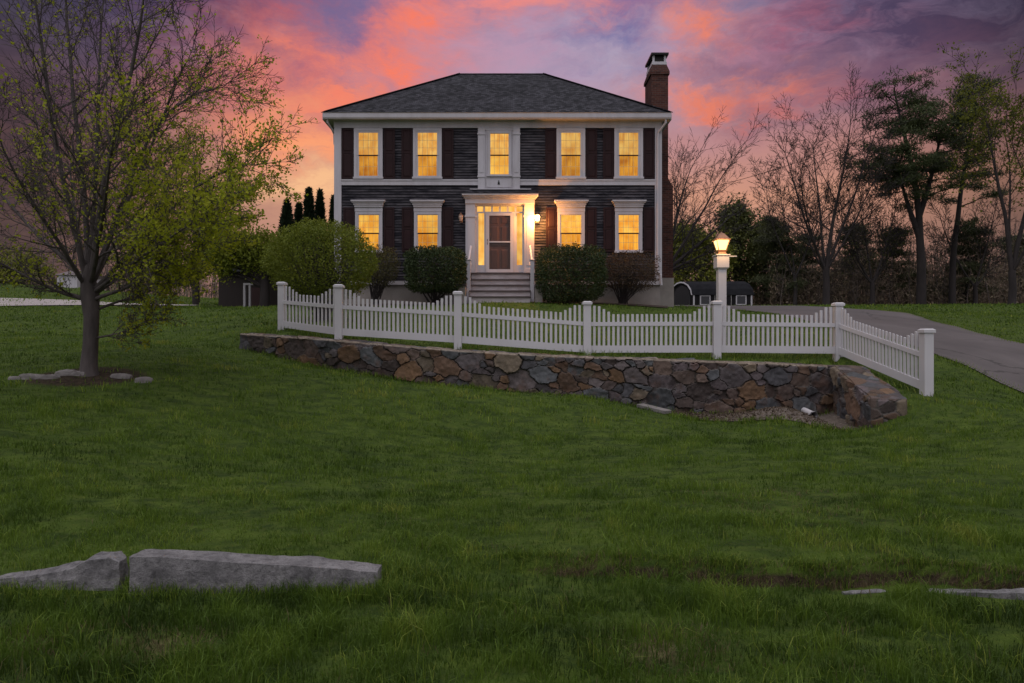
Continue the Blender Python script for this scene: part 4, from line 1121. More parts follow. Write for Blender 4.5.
for px, yt, db in ((-40, 583, .12), (0, 576, .13), (40, 571, .15), (72, 566, .16), (88, 557, .17), (108, 554, .18), (118, 559, .12)):
    x, _, z = P(px, yt+4, 4.36); secs.append((x, 4.36, 4.36+db, -.12, z+.01))
rough_block('granite_curb', secs, granite, 63, .014, (8, 14), .3, label='shorter broken granite curb stone sinking into grass at the left edge', cat='curb stone')
secs = []
for px, yt, db in ((845, 599, .06), (890, 599, .09), (930, 599, .10), (985, 599.5, .10), (1024, 599.5, .11), (1110, 601, .11)):
    x = (px-512)/F*4.38; yf_ = 4.70-.085*x-.125; z = 1.6-252.5/F*yf_+.010; secs.append((x, yf_, yf_+db*.7, -.2, z))
rough_block('granite_curb', secs, granite, 71, .008, (8, 8), .15, label='flat buried granite curb flush with the eroded lawn edge on the right', cat='curb stone')
# ring of small stones at the foot of the maple
STN = [(19, 383.5, 22, 'leftmost and smallest stone of the ring round the maple'), (33, 381, 30, 'second pale edging stone from the left around the maple'), (49, 377.5, 24, 'third pale edging stone from the left around the maple'),
       (66, 375, 26, 'fourth edging stone from the left, just before the maple trunk'), (80, 373, 26, 'edging stone touching the left side of the maple trunk'),
       (121, 373, 24, 'low flat edging stone right of the maple trunk'), (143, 376.5, 20, 'rightmost rounded edging stone of the ring round the maple')]
rs = random.Random(4)
pale_stone = mat_plain('pale_fieldstone', (.24, .22, .21), (.15, .135, .13), .85, 7, bump=.6)
for i, (px, py, w, lb) in enumerate(STN):
    d = 10.9 + (.25 if 60 < px < 130 else 0); x, y, z = P(px, py, d); hw = w/2/F*d*.84; g0 = h1(x, y)
    hh = .05+rs.random()*.04 if w > 22 or i == 6 else .035
    secs = [(x-hw, y-.03, y+.05, g0-.08, g0+hh*.35), (x-hw*.7, y-.08, y+.10, g0-.08, g0+hh), (x, y-.10, y+.13, g0-.08, g0+hh*1.15), (x+hw*.7, y-.08, y+.10, g0-.08, g0+hh*.95), (x+hw, y-.03, y+.05, g0-.08, g0+hh*.3)]
    rough_block('edging_stone', secs, pale_stone, 80+i*5, .015, (5, 5), .5, label=lb, cat='stone', group='edging stones round the maple')
# slab leaning at the wall foot and the drain pipe
x0, y0, z0 = P(640, 405, 12.6); x1, y1, z1 = P(668, 412.5, 12.1)
za, zb2 = h1(x0, y0)+.06, h1(x1, y1)+.06
m = MB(); a = np.array([x0, y0, za]); b_ = np.array([x1, y1, zb2]); m.beam(a, b_, .20, .07); tag(m.build('stone_slab', pale_stone, bevel=.012), 'narrow pale stone slab lying at the foot of the wall', 'stone slab')
x0, y0, z0 = P(814, 412, 12.3); g0 = h1(x0, y0)
m = MB(); ang = np.linspace(0, 2*np.pi, 14, endpoint=False)
pA = np.array([x0-.10, y0-.22, g0+.085]); pB = np.array([x0+.02, y0+.45, g0+.10])
m.tube([pA, pB], .062, 14, cap=False); m.tube([pA+(pB-pA)*.002, pB], .050, 14, cap=False); m.tube([pA, pA+(pB-pA)*.08], .070, 14, cap=False)
dp = m.build('drain_pipe', vinyl, None, True); tag(dp, 'stub of white plastic drain pipe in the gravel by the wall corner', 'drain pipe')
dk_ = MB(); dk_.tube([pA+(pB-pA)*.3, pA+(pB-pA)*.32], .049, 14); dk_.build('pipe_bore', dark_metal, dp)
# overhead wire
m = MB(); A = np.array(P(1130, 20, 18.0)); B = np.array([cw_-.05, 27.75, Zc(196)])
ss = np.linspace(0, 1, 30); C_ = A+(B-A)*ss[:, None]; C_[:, 2] -= .55*4*ss*(1-ss); m.tube(C_, .010, 5)
tag(m.build('overhead_wire', dark_metal), 'thin overhead utility wire sloping down to the right side of the house', 'wire')

# ------------------------------------------------------------------ vegetation tools
def unit(v): return v/(np.linalg.norm(v, axis=-1, keepdims=True)+1e-9)
def leaf_quads(C, size, rng, up=0.3, aspect=.7, fold=True):
    """one small rhombic leaf per point, random orientation"""
    n = len(C); a = unit(rng.normal(size=(n, 3)) + np.array([0, 0, -up*.5])); b = unit(np.cross(a, unit(rng.normal(size=(n, 3)))))
    s = size*rng.uniform(.6, 1.3, (n, 1))
    V = np.stack([C-a*s*.5, C+b*s*.5*aspect, C+a*s*.5, C-b*s*.5*aspect], 1).reshape(-1, 3)
    return V, np.arange(4*n).reshape(-1, 4)
def add_leaves(mb, C, size, rng, **k):
    if len(C) == 0: return
    V, Q = leaf_quads(C, size, rng, **k); mb.raw(V, Q, a=np.repeat(np.clip(rng.random(len(C)), .001, 1), 4))
def needle_quads(mb, C, size, width, rng, dirn=None, spread=1.0):
    n = len(C); a = rng.normal(size=(n, 3))
    if dirn is not None: a = dirn + a*spread
    a = unit(a); b = unit(np.cross(a, rng.normal(size=(n, 3)))); s = size*rng.uniform(.6, 1.25, (n, 1)); w = width*rng.uniform(.7, 1.3, (n, 1))
    V = np.stack([C-b*w*.5, C+b*w*.5, C+a*s+b*w*.15, C+a*s-b*w*.15], 1).reshape(-1, 3)
    mb.raw(V, np.arange(4*n).reshape(-1, 4), a=np.repeat(np.clip(rng.random(n), .001, 1), 4))
def rotv(v, ax, ang):
    ax = ax/np.linalg.norm(ax); return v*math.cos(ang)+np.cross(ax, v)*math.sin(ang)+ax*np.dot(ax, v)*(1-math.cos(ang))
def perp(v, az):
    r = np.array([0, 0, 1.0]) if abs(v[2]) < .9 else np.array([1.0, 0, 0])
    a = np.cross(v, r); a /= np.linalg.norm(a); return rotv(a, v, az)
class Tree:
    def __init__(s, seed): s.rng = np.random.default_rng(seed); s.segs = []; s.tips = []
    def limb(s, pts, r0, r1, lvl, cfg, wob=.03):
        pts = np.array(pts, float)
        t = np.linspace(0, 1, len(pts)); n = max(len(pts)*3, 8); q = np.linspace(0, 1, n)
        P_ = np.stack([np.interp(q, t, pts[:, k]) for k in range(3)], 1)
        for _ in range(2): P_[1:-1] = (P_[:-2]+2*P_[1:-1]+P_[2:])/4
        L = np.linalg.norm(np.diff(P_, axis=0), axis=1).sum()
        P_[1:] += np.cumsum(s.rng.normal(0, wob*L/n, (n-1, 3)), 0)*.5
        rad = np.linspace(r0, r1, n)
        s.segs.append((P_, rad, lvl)); s.kids(P_, rad, L, lvl, cfg)
    def kids(s, pts, rad, L, lvl, cfg):
        if lvl >= cfg['max']:
            s.tips.append(pts); return
        rng = s.rng; n = cfg['n'][lvl]; n = int(n*rng.uniform(.8, 1.2)+.5)
        az = rng.uniform(0, 6.28)
        for k in range(n):
            t = cfg['t0'][lvl] + (1-cfg['t0'][lvl])*((k+rng.uniform(.1, .9))/n)
            f = t*(len(pts)-1); i = min(int(f), len(pts)-2); w = f-i
            p = pts[i]*(1-w)+pts[i+1]*w; d = pts[i+1]-pts[i]; d = d/np.linalg.norm(d)
            az += 2.4+rng.normal(0, .5)
            cd = rotv(d, perp(d, az), R(cfg['ang'][lvl]+rng.normal(0, cfg.get('angv', 10))))
            cl = L*cfg['lr'][lvl]*(1.15-.65*t)*rng.uniform(.7, 1.25)
            rr = rad[i]*(1-w)+rad[i+1]*w
            s.grow(p, cd, cl, max(rr*cfg.get('rr', .6)*rng.uniform(.7, 1), cfg['rmin']), lvl+1, cfg)
        if cfg.get('fork', True):
            d = pts[-1]-pts[-2]; d = d/np.linalg.norm(d)
            for sg in (-1, 1):
                cd = rotv(d, perp(d, az), sg*R(rng.uniform(10, 32)))
                s.grow(pts[-1], cd, L*cfg['lr'][lvl]*rng.uniform(.5, .9), max(rad[-1]*.9, cfg['rmin']), lvl+1, cfg)
    def grow(s, p, d, L, r, lvl, cfg):
        rng = s.rng; n = cfg['seg'][lvl]; st = L/n; pts = [p]; up = cfg['up'][lvl]
        for k in range(n):
            d = d + rng.normal(0, cfg['wob'][lvl], 3); d = d + np.array([0, 0, up]); d = d/np.linalg.norm(d)
            p = p+d*st; pts.append(p)
        pts = np.array(pts); rad = np.linspace(r, max(r*cfg.get('tp', .35), cfg['rmin']*.6), n+1)
        s.segs.append((pts, rad, lvl)); s.kids(pts, rad, L, lvl, cfg)
    def wood(s, mb, lv=None, k=(10, 7, 5, 3, 3, 3)):
        for pts, rad, l in s.segs:
            if lv is None or l in lv: mb.tube(pts, rad, k[min(l, 5)], cap=False)
def tree_thing(name, T, base, bark, leafmb, leafmat, label, cat='tree', group=None, trunk_lv=(0, 1), twig='branches'):
    r = empty(name, base, label, cat, group)
    m = MB(); T.wood(m, trunk_lv); m.build('trunk', bark, r, True)
    m = MB(); T.wood(m, tuple(l for l in range(6) if l not in trunk_lv)); 
    if m.n: m.build(twig, bark, r, True)
    if leafmb is not None: leafmb.build('foliage', leafmat, r)
    return r
bark_m = mat_plain('maple_bark', (.055, .044, .043), (.105, .086, .083), .9, 6, (1, 1, .25), bump=.8, bscale=30)
bark_d = mat_plain('dark_bark', (.020, .015, .015), (.034, .026, .026), .9, 3, (1, 1, .3))
bark_g = mat_plain('grey_bark', (.024, .019, .020), (.042, .034, .034), .9, 3, (1, 1, .3))

# ------------------------------------------------------------------ maple in new leaf
MD = 11.2
def Pm(px, py, dd=0): return np.array(P(px, py, MD+dd))
T = Tree(3)
mb0 = Pm(89, 377); mb0[2] = h1(mb0[0], mb0[1])-.05
cfgM = dict(max=4, n=(0, 15, 7, 5), t0=(.3, .14, .12, .12), ang=(40, 40, 42, 45), lr=(.5, .32, .50, .55), seg=(6, 6, 5, 4, 3), up=(0, .05, .05, .03, .02), wob=(.05, .08, .11, .13, .15), rmin=.0045, rr=.55, angv=12)
T.segs.append((np.array([mb0, mb0+(0, 0, .10), mb0+(0, 0, .25), Pm(90.5, 345), Pm(91.5, 318), Pm(90, 296), Pm(88.5, 282), Pm(89, 265)]), np.array([.165, .135, .124, .112, .112, .138, .115, .06]), 0))
LIMBS = [([(88,300,0),(60,292,-.1),(30,278,-.3),(-25,250,-.6)], .055), ([(87,290,0),(72,262,.1),(40,238,.3),(0,192,.5),(-30,165,.6)], .06),
         ([(86,278,0),(70,215,-.2),(45,110,-.4),(34,15,-.5),(28,-30,-.6)], .062), ([(88,277,0),(84,190,.3),(70,90,.6),(64,0,.9),(60,-45,1)], .062),
         ([(91,280,0),(104,190,-.3),(128,95,-.6),(148,10,-.8),(152,-15,-.9)], .06), ([(92,284,0),(122,215,.2),(160,130,.5),(205,95,.7),(255,85,.8)], .055),
         ([(94,290,0),(140,250,-.2),(200,195,-.5),(255,168,-.7),(284,162,-.8)], .052), ([(94,294,0),(150,262,.4),(215,222,.9),(268,196,1.2)], .05),
         ([(93,300,0),(135,286,-.3),(185,264,-.6),(232,240,-.8)], .042), ([(95,338,0),(125,334,-.1),(155,324,-.3),(176,308,-.4)], .022),
         ([(90,285,0),(98,235,-.8),(108,180,-1.7),(120,120,-2.3)], .05), ([(88,285,0),(80,235,.9),(70,180,1.8),(75,120,2.6)], .05),
         ([(92,285,0),(120,240,.8),(165,190,1.7),(200,150,2.4)], .048), ([(86,287,0),(50,230,-.8),(10,170,-1.5),(-10,110,-2.0)], .045),
         ([(94,292,0),(140,262,-.7),(190,235,-1.5),(225,215,-1.9)], .042), ([(90,280,0),(96,200,.2),(100,100,.5),(105,20,.7),(108,-20,.8)], .05),
         ([(95,310,0),(130,300,.3),(170,288,.8),(205,275,1.2)], .03), ([(92,284,0),(135,200,-.2),(178,110,-.3),(200,62,-.4)], .045)]
for pts, r in LIMBS:
    pts = [((91+(q[0]-91)*.86) if q[0] > 100 else q[0], q[1], q[2]) for q in pts]
    e_ = np.array(pts[-1], float); e0_ = np.array(pts[-2], float); pts = pts[:-1]+[tuple(e0_+(e_-e0_)*.8)]
    T.limb([Pm(*q) for q in pts], r*.80, r*.16, 1, cfgM, .055)
lm = MB(); rng = np.random.default_rng(8)
tp = np.concatenate([t[1:] for t in T.tips])
pxl = tp[:, 0]/tp[:, 1]*F+512; pyl = 341.5-(tp[:, 2]-1.6)/tp[:, 1]*F
prob = np.clip(.06 + .30*sstep(60, 190, pxl)*sstep(60, 230, pyl) + .0*pyl, .05, .40)
prob = prob*(1-.80*sstep(262, 300, pyl))
keep = rng.random(len(tp)) < prob
C = np.repeat(tp[keep], 4, 0); C = C + rng.normal(0, .04, C.shape)
add_leaves(lm, C, .050, rng, up=.8)
leaf_maple = mat_leaf('maple_leaf', [(.25, .30, .02), (.36, .40, .026), (.50, .49, .05)], .55, 1.0)
tree_thing('maple_tree', T, mb0, bark_m, lm, leaf_maple, 'young maple with sparse yellow-green spring leaves standing in the left lawn')

# ------------------------------------------------------------------ generic crowns
def clump_crown(mb, rng, c, rad, nclump, per, csize, lsize, shell=.55, flat=1.0, aspect=.7):
    u = unit(rng.normal(size=(nclump, 3))); rr = rng.uniform(shell, 1.0, (nclump, 1))**.8
    cc = np.array(c)+u*rr*np.array(rad)
    cs = csize*rng.uniform(.5, 1.3, nclump)
    C = np.repeat(cc, per, 0)+rng.normal(size=(nclump*per, 3))*np.repeat(cs, per)[:, None]*np.array([1, 1, flat])*.6
    add_leaves(mb, C, lsize, rng, aspect=aspect)
    return cc

def tree_base(px, d, py=304, sink=.1):
    x, y, _ = P(px, py, d); return np.array([x, y, h1(x, y)-sink])
# tall bare trees at the far end of the drive
def bare_tree(seed, px, d, top_py, stems, cfg, r, label, bark=bark_d, leaf=None, group=None, name='bare_tree', leafmat=None):
    T = Tree(seed); b = tree_base(px, d)
    Hh = P(0, top_py, d)[2]-b[2]
    fk = stems['fork']*Hh
    T.segs.append((np.array([b, b+(0, 0, .3), b+(.05, 0, fk*.5), b+(0, 0, fk)]), np.array([r*1.35, r, r*.92, r*.85]), 0))
    for ang, az, hh, rr in stems['s']:
        a = R(ang); dx, dy = math.sin(a)*math.cos(R(az)), math.sin(a)*math.sin(R(az)); L = (Hh*hh-fk)/max(math.cos(a*.72), .3)
        p0 = b+(0, 0, fk*.92); d0 = np.array([dx*1.25, dy*1.25, math.cos(a)]); 
        pts = [p0]; dv = d0/np.linalg.norm(d0)
        for k in range(6):
            pts.append(pts[-1]+dv*L/6); dv = dv+np.array([0, 0, stems.get('up', .08)])+T.rng.normal(0, .06, 3); dv /= np.linalg.norm(dv)
        T.limb(pts, r*rr, r*.10, 1, cfg, .02)
    lmb = None
    if leaf: 
        lmb = MB(); rg = np.random.default_rng(seed+1); tp = np.concatenate([t[1:] for t in T.tips]); tp = tp[rg.random(len(tp)) < leaf[0]]
        C = np.repeat(tp, leaf[2], 0)+rg.normal(0, leaf[1]*1.1, (len(tp)*leaf[2], 3)); add_leaves(lmb, C, leaf[1], rg)
    return tree_thing(name, T, b, bark, lmb, leafmat, label, 'tree', group)
cfgB = dict(max=4, n=(0, 11, 7, 5), t0=(.3, .25, .2, .2), ang=(40, 40, 42, 42), lr=(.5, .40, .50, .52), seg=(6, 6, 5, 4, 3), up=(0, .07, .05, .04, .03), wob=(.05, .07, .10, .12, .14), rmin=.016, rr=.5, angv=11)
GB = 'bare trees behind the drive'
bare_tree(21, 826, 56, 112, dict(fork=.20, s=[(8, 20, 1.0, .62), (20, 185, .82, .45), (16, 0, .93, .45), (26, 200, .62, .35), (12, 95, .9, .42), (24, 340, .68, .33), (30, 150, .5, .26)]), cfgB, .30,
          'tall bare many-stemmed tree rising between the lamp post and the pines', bark_d, group=GB)
bare_tree(22, 664, 37, 150, dict(up=.02, fork=.24, s=[(44, 6, .74, .50), (16, 30, .95, .5), (28, 340, .90, .45), (58, 0, .50, .42), (8, 120, .82, .45), (36, 60, .8, .4), (66, 12, .38, .36)]),
          dict(cfgB, rmin=.010, lr=(.5, .46, .5, .52)), .22, 'spreading bare tree directly behind the brick chimney', bark_g, group=GB)
bare_tree(23, 1012, 50, 84, dict(fork=.16, s=[(5, 175, .93, .66), (10, 10, 1.0, .68), (22, 300, .7, .35), (16, 60, .85, .4)]), dict(cfgB, n=(0, 8, 5, 4), t0=(.3, .42, .2, .2)), .27,
          'tall two-stemmed tree at the right edge with thin yellow-green new leaves on top', bark_d, (.55, .19, 3), None, 'budding_tree', mat_leaf('budding_leaf', [(.10, .115, .014), (.15, .16, .02), (.20, .19, .03)], .4, .5))
bare_tree(24, 872, 58, 190, dict(fork=.22, s=[(25, 170, .9, .5), (20, 0, 1.0, .5), (35, 20, .7, .4), (12, 90, .9, .4), (40, 190, .55, .3)]), cfgB, .22,
          'slender bare tree with arching limbs just left of the tall pines', bark_d, (.10, .15, 1), GB, 'bare_tree', mat_leaf('sparse_leaf', [(.05, .06, .014), (.075, .085, .02), (.09, .10, .025)], .4, .5))
bare_tree(25, 795, 60, 178, dict(fork=.25, s=[(18, 170, 1.0, .5), (22, 10, .85, .5), (10, 90, .95, .4)]), cfgB, .18, 'thin grey bare tree right of the post lantern, shorter than its neighbour', bark_g, group=GB)
bare_tree(26, 975, 60, 195, dict(fork=.2, s=[(28, 170, .9, .5), (18, 20, 1.0, .5), (38, 10, .6, .4)]), cfgB, .20, 'leaning bare tree between the pines and the right edge tree', bark_d, group=GB)

# tall white pines
needle_m = mat_leaf('pine_needle', [(.036, .050, .022), (.060, .078, .030), (.092, .108, .036)], .15, .35)
def pine(seed, px, d, top_py, r, label, low=.45, lean=0.0, fork=None, nl=34, Lm=4.2, mat=needle_m, group=None, cs=.55, nn=70, name='pine_tree', az_bias=None):
    rng = np.random.default_rng(seed); T = Tree(seed); b = tree_base(px, d); Hh = P(0, top_py, d)[2]-b[2]
    def stem(p0, dv, L, r0, r1):
        pts = [p0]
        for k in range(10): pts.append(pts[-1]+dv*L/10); dv = unit(dv+rng.normal(0, .045, 3)+np.array([0, 0, .05]))
        pts = np.array(pts); T.segs.append((pts, np.linspace(r0, r1, 11), 0)); return pts
    stems = [stem(b, unit(np.array([lean, 0, 1.0])), Hh, r, .05)]
    if fork:
        for f, dx, dy, hh in fork:
            i = int(f*10); stems.append(stem(stems[0][i], unit(np.array([dx, dy, 1.0])), Hh*hh-Hh*f, r*.65, .04))
    lf = MB()
    for pts in stems:
        z0 = b[2]+Hh*low
        ok = [k for k in range(len(pts)-1) if pts[k+1][2] > z0]
        if not ok: continue
        for k in range(nl):
            t = ok[0]+(len(pts)-1.001-ok[0])*rng.random()**.72; i = int(t); p = pts[i]+(pts[i+1]-pts[i])*(t-i)
            f = (p[2]-z0)/max(b[2]+Hh-z0, .1); L = Lm*(1.0-.62*f)*rng.uniform(.35, 1.15)
            az = rng.uniform(0, 6.28); dv = unit(np.array([math.cos(az), math.sin(az), rng.uniform(-.12, .30)+.3*f]))
            q = [p]
            for s_ in range(5): q.append(q[-1]+dv*L/5); dv = unit(dv+rng.normal(0, .10, 3)+np.array([0, 0, .04]))
            q = np.array(q); T.segs.append((q, np.linspace(.045+.02*L/Lm, .012, 6), 2))
            m_ = int(3+5*L/Lm*rng.uniform(.7, 1.3))
            for c in range(m_):
                tt = rng.uniform(.45, 1.0)*5; ii = min(int(tt), 4); cp = q[ii]+(q[ii+1]-q[ii])*(tt-ii)+rng.normal(0, .22, 3)*np.array([1.5, 1.5, .35])
                n_ = int(nn*rng.uniform(.6, 1.3)); C = cp+rng.normal(size=(n_, 3))*cs*np.array([.80, .80, .22])
                needle_quads(lf, C, cs*.62, cs*.13, rng, np.array([0, 0, .55]), .8)
    return tree_thing(name, T, b, bark_d, lf, mat, label, 'tree', group, trunk_lv=(0,))
GP = 'tall pines beyond the right lawn'
pine(31, 921, 57, 78, .40, 'tallest dark pine with forked trunk and ragged top, left one of two', .44, .02, [(.46, .34, 0, .88), (.38, -.30, .1, .74)], 34, 5.6, group=GP, nn=60, cs=.5)
pine(32, 952, 60, 82, .30, 'tall slim dark pine standing close behind the forked pine, right one of the pair', .36, .01, None, 44, 4.4, group=GP, nn=56, cs=.5)
GY_ = 'young pines in the thicket'
needle_b = mat_leaf('dull_needle', [(.048, .056, .028), (.075, .085, .040), (.11, .112, .05)], .15, .35)
for i, (px, d, tp_, lb) in enumerate([(778, 62, 222, 'young dull pine behind the lamp post, next to the big yellow-green evergreen'), (806, 66, 236, 'young dull pine at the foot of the tall bare tree'),
        (852, 68, 228, 'young dull pine between the bare tree and the arching slender tree'), (893, 64, 232, 'young dull pine left of the tall pine trunks'),
        (966, 62, 222, 'young dull pine right of the tall pine trunks, touching the leaning bare tree'), (1020, 66, 240, 'young dull pine cut by the right edge of the view')]):
    pine(40+i, px, d, tp_, .13, lb, .12, 0, None, 40, 2.7, needle_b, GY_, .48, 60)
# evergreens right of the house
mix_g = mat_leaf('yellow_green_evergreen', [(.10, .12, .02), (.18, .19, .028), (.28, .28, .04)], .25, .4)
mix_d = mat_leaf('dark_evergreen', [(.055, .068, .024), (.10, .112, .032), (.16, .17, .045)], .2, .4)
def bushy_tree(seed, px, d, parts, mat, label, nclump=110, per=42, cs=.7, ls=.26, tr=.16, name='evergreen_tree', group=None, pybase=304):
    rng = np.random.default_rng(seed); b = tree_base(px, d, pybase); r = empty(name, b, label, 'tree', group)
    lf = MB(); T = Tree(seed); 
    top = max(P(0, p[1]-p[3], d)[2] for p in parts)
    T.segs.append((np.array([b, b+(0, 0, (top-b[2])*.4), b+(.1, 0, (top-b[2])*.85)]), np.array([tr, tr*.8, tr*.2]), 0))
    for cx, cy, wx, hy in parts:
        c = np.array(P(cx, cy, d)); rad = np.array([wx/F*d, wx/F*d*.9, hy/F*d])
        cc = clump_crown(lf, rng, c, rad, nclump, per, cs, ls, .35)
        for q in cc[:26]:
            s0 = b+(0, 0, max(.3, (q[2]-b[2])*.55)); T.segs.append((np.array([s0, (s0+q)/2+(0, 0, .1), q]), np.array([.06, .035, .012]), 1))
    m = MB(); T.wood(m); m.build('trunk', bark_d, r, True); lf.build('crown', mat, r)
    return r
bushy_tree(51, 704, 64, [(702, 262, 30, 40), (690, 246, 18, 24)], mix_g, 'broad yellow-green evergreen close to the chimney, behind the black shed', 150)
bushy_tree(52, 741, 66, [(741, 252, 24, 46), (735, 222, 14, 20)], mix_d, 'tall dark evergreen directly behind the lantern of the lamp post', 150)
bushy_tree(53, 765, 68, [(764, 262, 20, 40), (768, 236, 12, 18)], mix_d, 'dark evergreen right of the lamp post, next to the thicket', 120)
bushy_tree(54, 682, 70, [(684, 258, 22, 40)], mix_d, 'dark evergreen seen just past the chimney base', 90)
bushy_tree(55, 857, 70, [(858, 266, 16, 22)], mix_g, 'yellow-green leafing sapling glowing through the thicket', 60, 30, .6, .22)

# thicket of bare saplings and brush: one mass
def thicket(name, seed, x0, x1, d0, d1, hmin, hmax, nst, mat, base_py, brush=True, leafm=None, nb=5000, bh=3.2):
    rng = np.random.default_rng(seed); m = MB()
    for k in range(nst):
        d = rng.uniform(d0, d1); px = rng.uniform(x0, x1); b = tree_base(px, d, base_py); hgt = rng.uniform(hmin, hmax)
        lean = rng.normal(0, .10, 2); pts = [b]
        dv = unit(np.array([lean[0], lean[1], 1.0]))
        for s_ in range(5): pts.append(pts[-1]+dv*hgt/5); dv = unit(dv+rng.normal(0, .08, 3))
        pts = np.array(pts); m.tube(pts, np.linspace(rng.uniform(.03, .08), .012, 6), 4, cap=False)
        for c in range(int(rng.uniform(5, 10))):
            i = rng.integers(1, 5); q = pts[i]; dd = unit(np.array([rng.normal(), rng.normal(), rng.uniform(.3, 1.6)])); L = hgt*rng.uniform(.12, .30)
            q2 = np.array([q, q+dd*L*.5+rng.normal(0, .08, 3), q+dd*L+np.array([0, 0, .15*L])]); m.tube(q2, np.array([.022, .016, .008]), 3, cap=False)
            for e in range(2):
                d2 = unit(dd+rng.normal(0, .6, 3)); m.tube(np.array([q2[1], q2[1]+d2*L*.45]), np.array([.012, .007]), 3, cap=False)
    o = m.build(name, mat, None); tag(o, kind='stuff')
    if brush:
        d = rng.uniform(d0, d1, nb); px = rng.uniform(x0, x1, nb); X_ = (px-512)/F*d; b = H(X_, d)
        hh = bh*rng.beta(1.0, 2.2, nb)*(.6+.8*vnoise(X_, d, 3.0, 61))
        C = np.c_[X_, d, b+hh]; lm2 = MB(); needle_quads(lm2, C, .55, .05, rng, np.array([0, 0, .8]), .8)
        add_leaves(lm2, C[::2], .22, rng)
        o2 = lm2.build('undergrowth', leafm, None); tag(o2, kind='stuff')
brush_m = mat_leaf('brown_brush', [(.14, .10, .078), (.22, .165, .12), (.26, .215, .13)], .15, .3)
bark_t = mat_plain('thicket_bark', (.085, .066, .058), (.13, .10, .09), .9, 3)
thicket('brush_thicket', 71, 770, 1120, 60, 80, 2.5, 9.0, 480, bark_t, 304, True, brush_m, 42000, 6.5)
thicket('brush_thicket', 72, 680, 790, 66, 80, 2.5, 7.0, 60, bark_t, 304, True, brush_m, 9000, 4.5)
thicket('far_woods', 73, -160, 290, 62, 86, 3.0, 7.0, 200, bark_t, 304, True, brush_m, 9000, 3.5)

# left background
GA = 'arborvitae behind the house corner'
arb_m = mat_leaf('arborvitae_leaf', [(.010, .018, .009), (.016, .028, .012), (.024, .038, .016)], .15, .6)
for i, (px, tp_, w, d, lb) in enumerate([(287, 202, 11, 36, 'rounded dark arborvitae, leftmost of the row left of the house'), (299, 205, 8, 37, 'narrow dark arborvitae tucked behind the rounded one left of the house'),
        (309, 190, 10, 36, 'tallest broad dark arborvitae spire in the row left of the house'), (320, 191.5, 8, 37, 'slim dark arborvitae spire right beside the tallest one'),
        (334, 198, 7, 36, 'dark arborvitae half hidden by the white house corner')]):
    rng = np.random.default_rng(90+i); b = tree_base(px, d, 306); r = empty('arborvitae', b, lb, 'tree', GA); top = P(0, tp_, d)[2]; wm = w/F*d
    T = Tree(1); m = MB(); m.tube([b, (b[0], b[1], top-.3)], [.09, .02], 6); m.build('trunk', bark_d, r, True)
    n = 9000; f = rng.random(n)**1.25; z = b[2]+.1+(top-b[2]-.1)*f; rad = wm*np.clip((1-f)*1.9, 0, 1)**.75*(.80+.3*vnoise(f*9+i, f*0+i, .5, 5)); a = rng.uniform(0, 6.28, n); rad = rad*(.80+.28*vnoise(a*2.0+3*f, f*14, .9, i))
    q = rng.uniform(.55, 1.0, n)**.5; C = np.c_[b[0]+np.cos(a)*rad*q, b[1]+np.sin(a)*rad*q, z]
    lf = MB(); needle_quads(lf, C, .20, .07, rng, np.c_[np.cos(a)*.5, np.sin(a)*.5, np.full(n, .9)], .35); lf.build('foliage', arb_m, r)
spring = mat_leaf('spring_leaf', [(.11, .15, .016), (.18, .215, .022), (.25, .26, .03)], .35, .5)
bushy_tree(58, 265, 31, [(258, 252, 22, 22), (240, 246, 18, 20), (278, 256, 16, 16), (222, 258, 18, 18)], spring, 'leafy tree with dark trunk in front of the brown shed', 90, 40, .38, .12, .24, 'leafy_tree')
bushy_tree(59, 196, 37, [(205, 215, 34, 50), (178, 252, 40, 40), (228, 235, 25, 36)], spring, 'light green spring tree seen through the right side of the maple', 60, 22, .55, .13, .2, 'leafy_tree')
bushy_tree(60, 140, 40, [(140, 258, 40, 36)], mix_d, 'dull dark tree behind the middle of the maple', 70, 26, .6, .17, .2, 'leafy_tree')
bushy_tree(61, 20, 62, [(20, 270, 34, 24), (-20, 266, 30, 28)], mix_g, 'low leafy trees on the rise at the left edge', 80, 26, .8, .25, .2, 'leafy_tree')

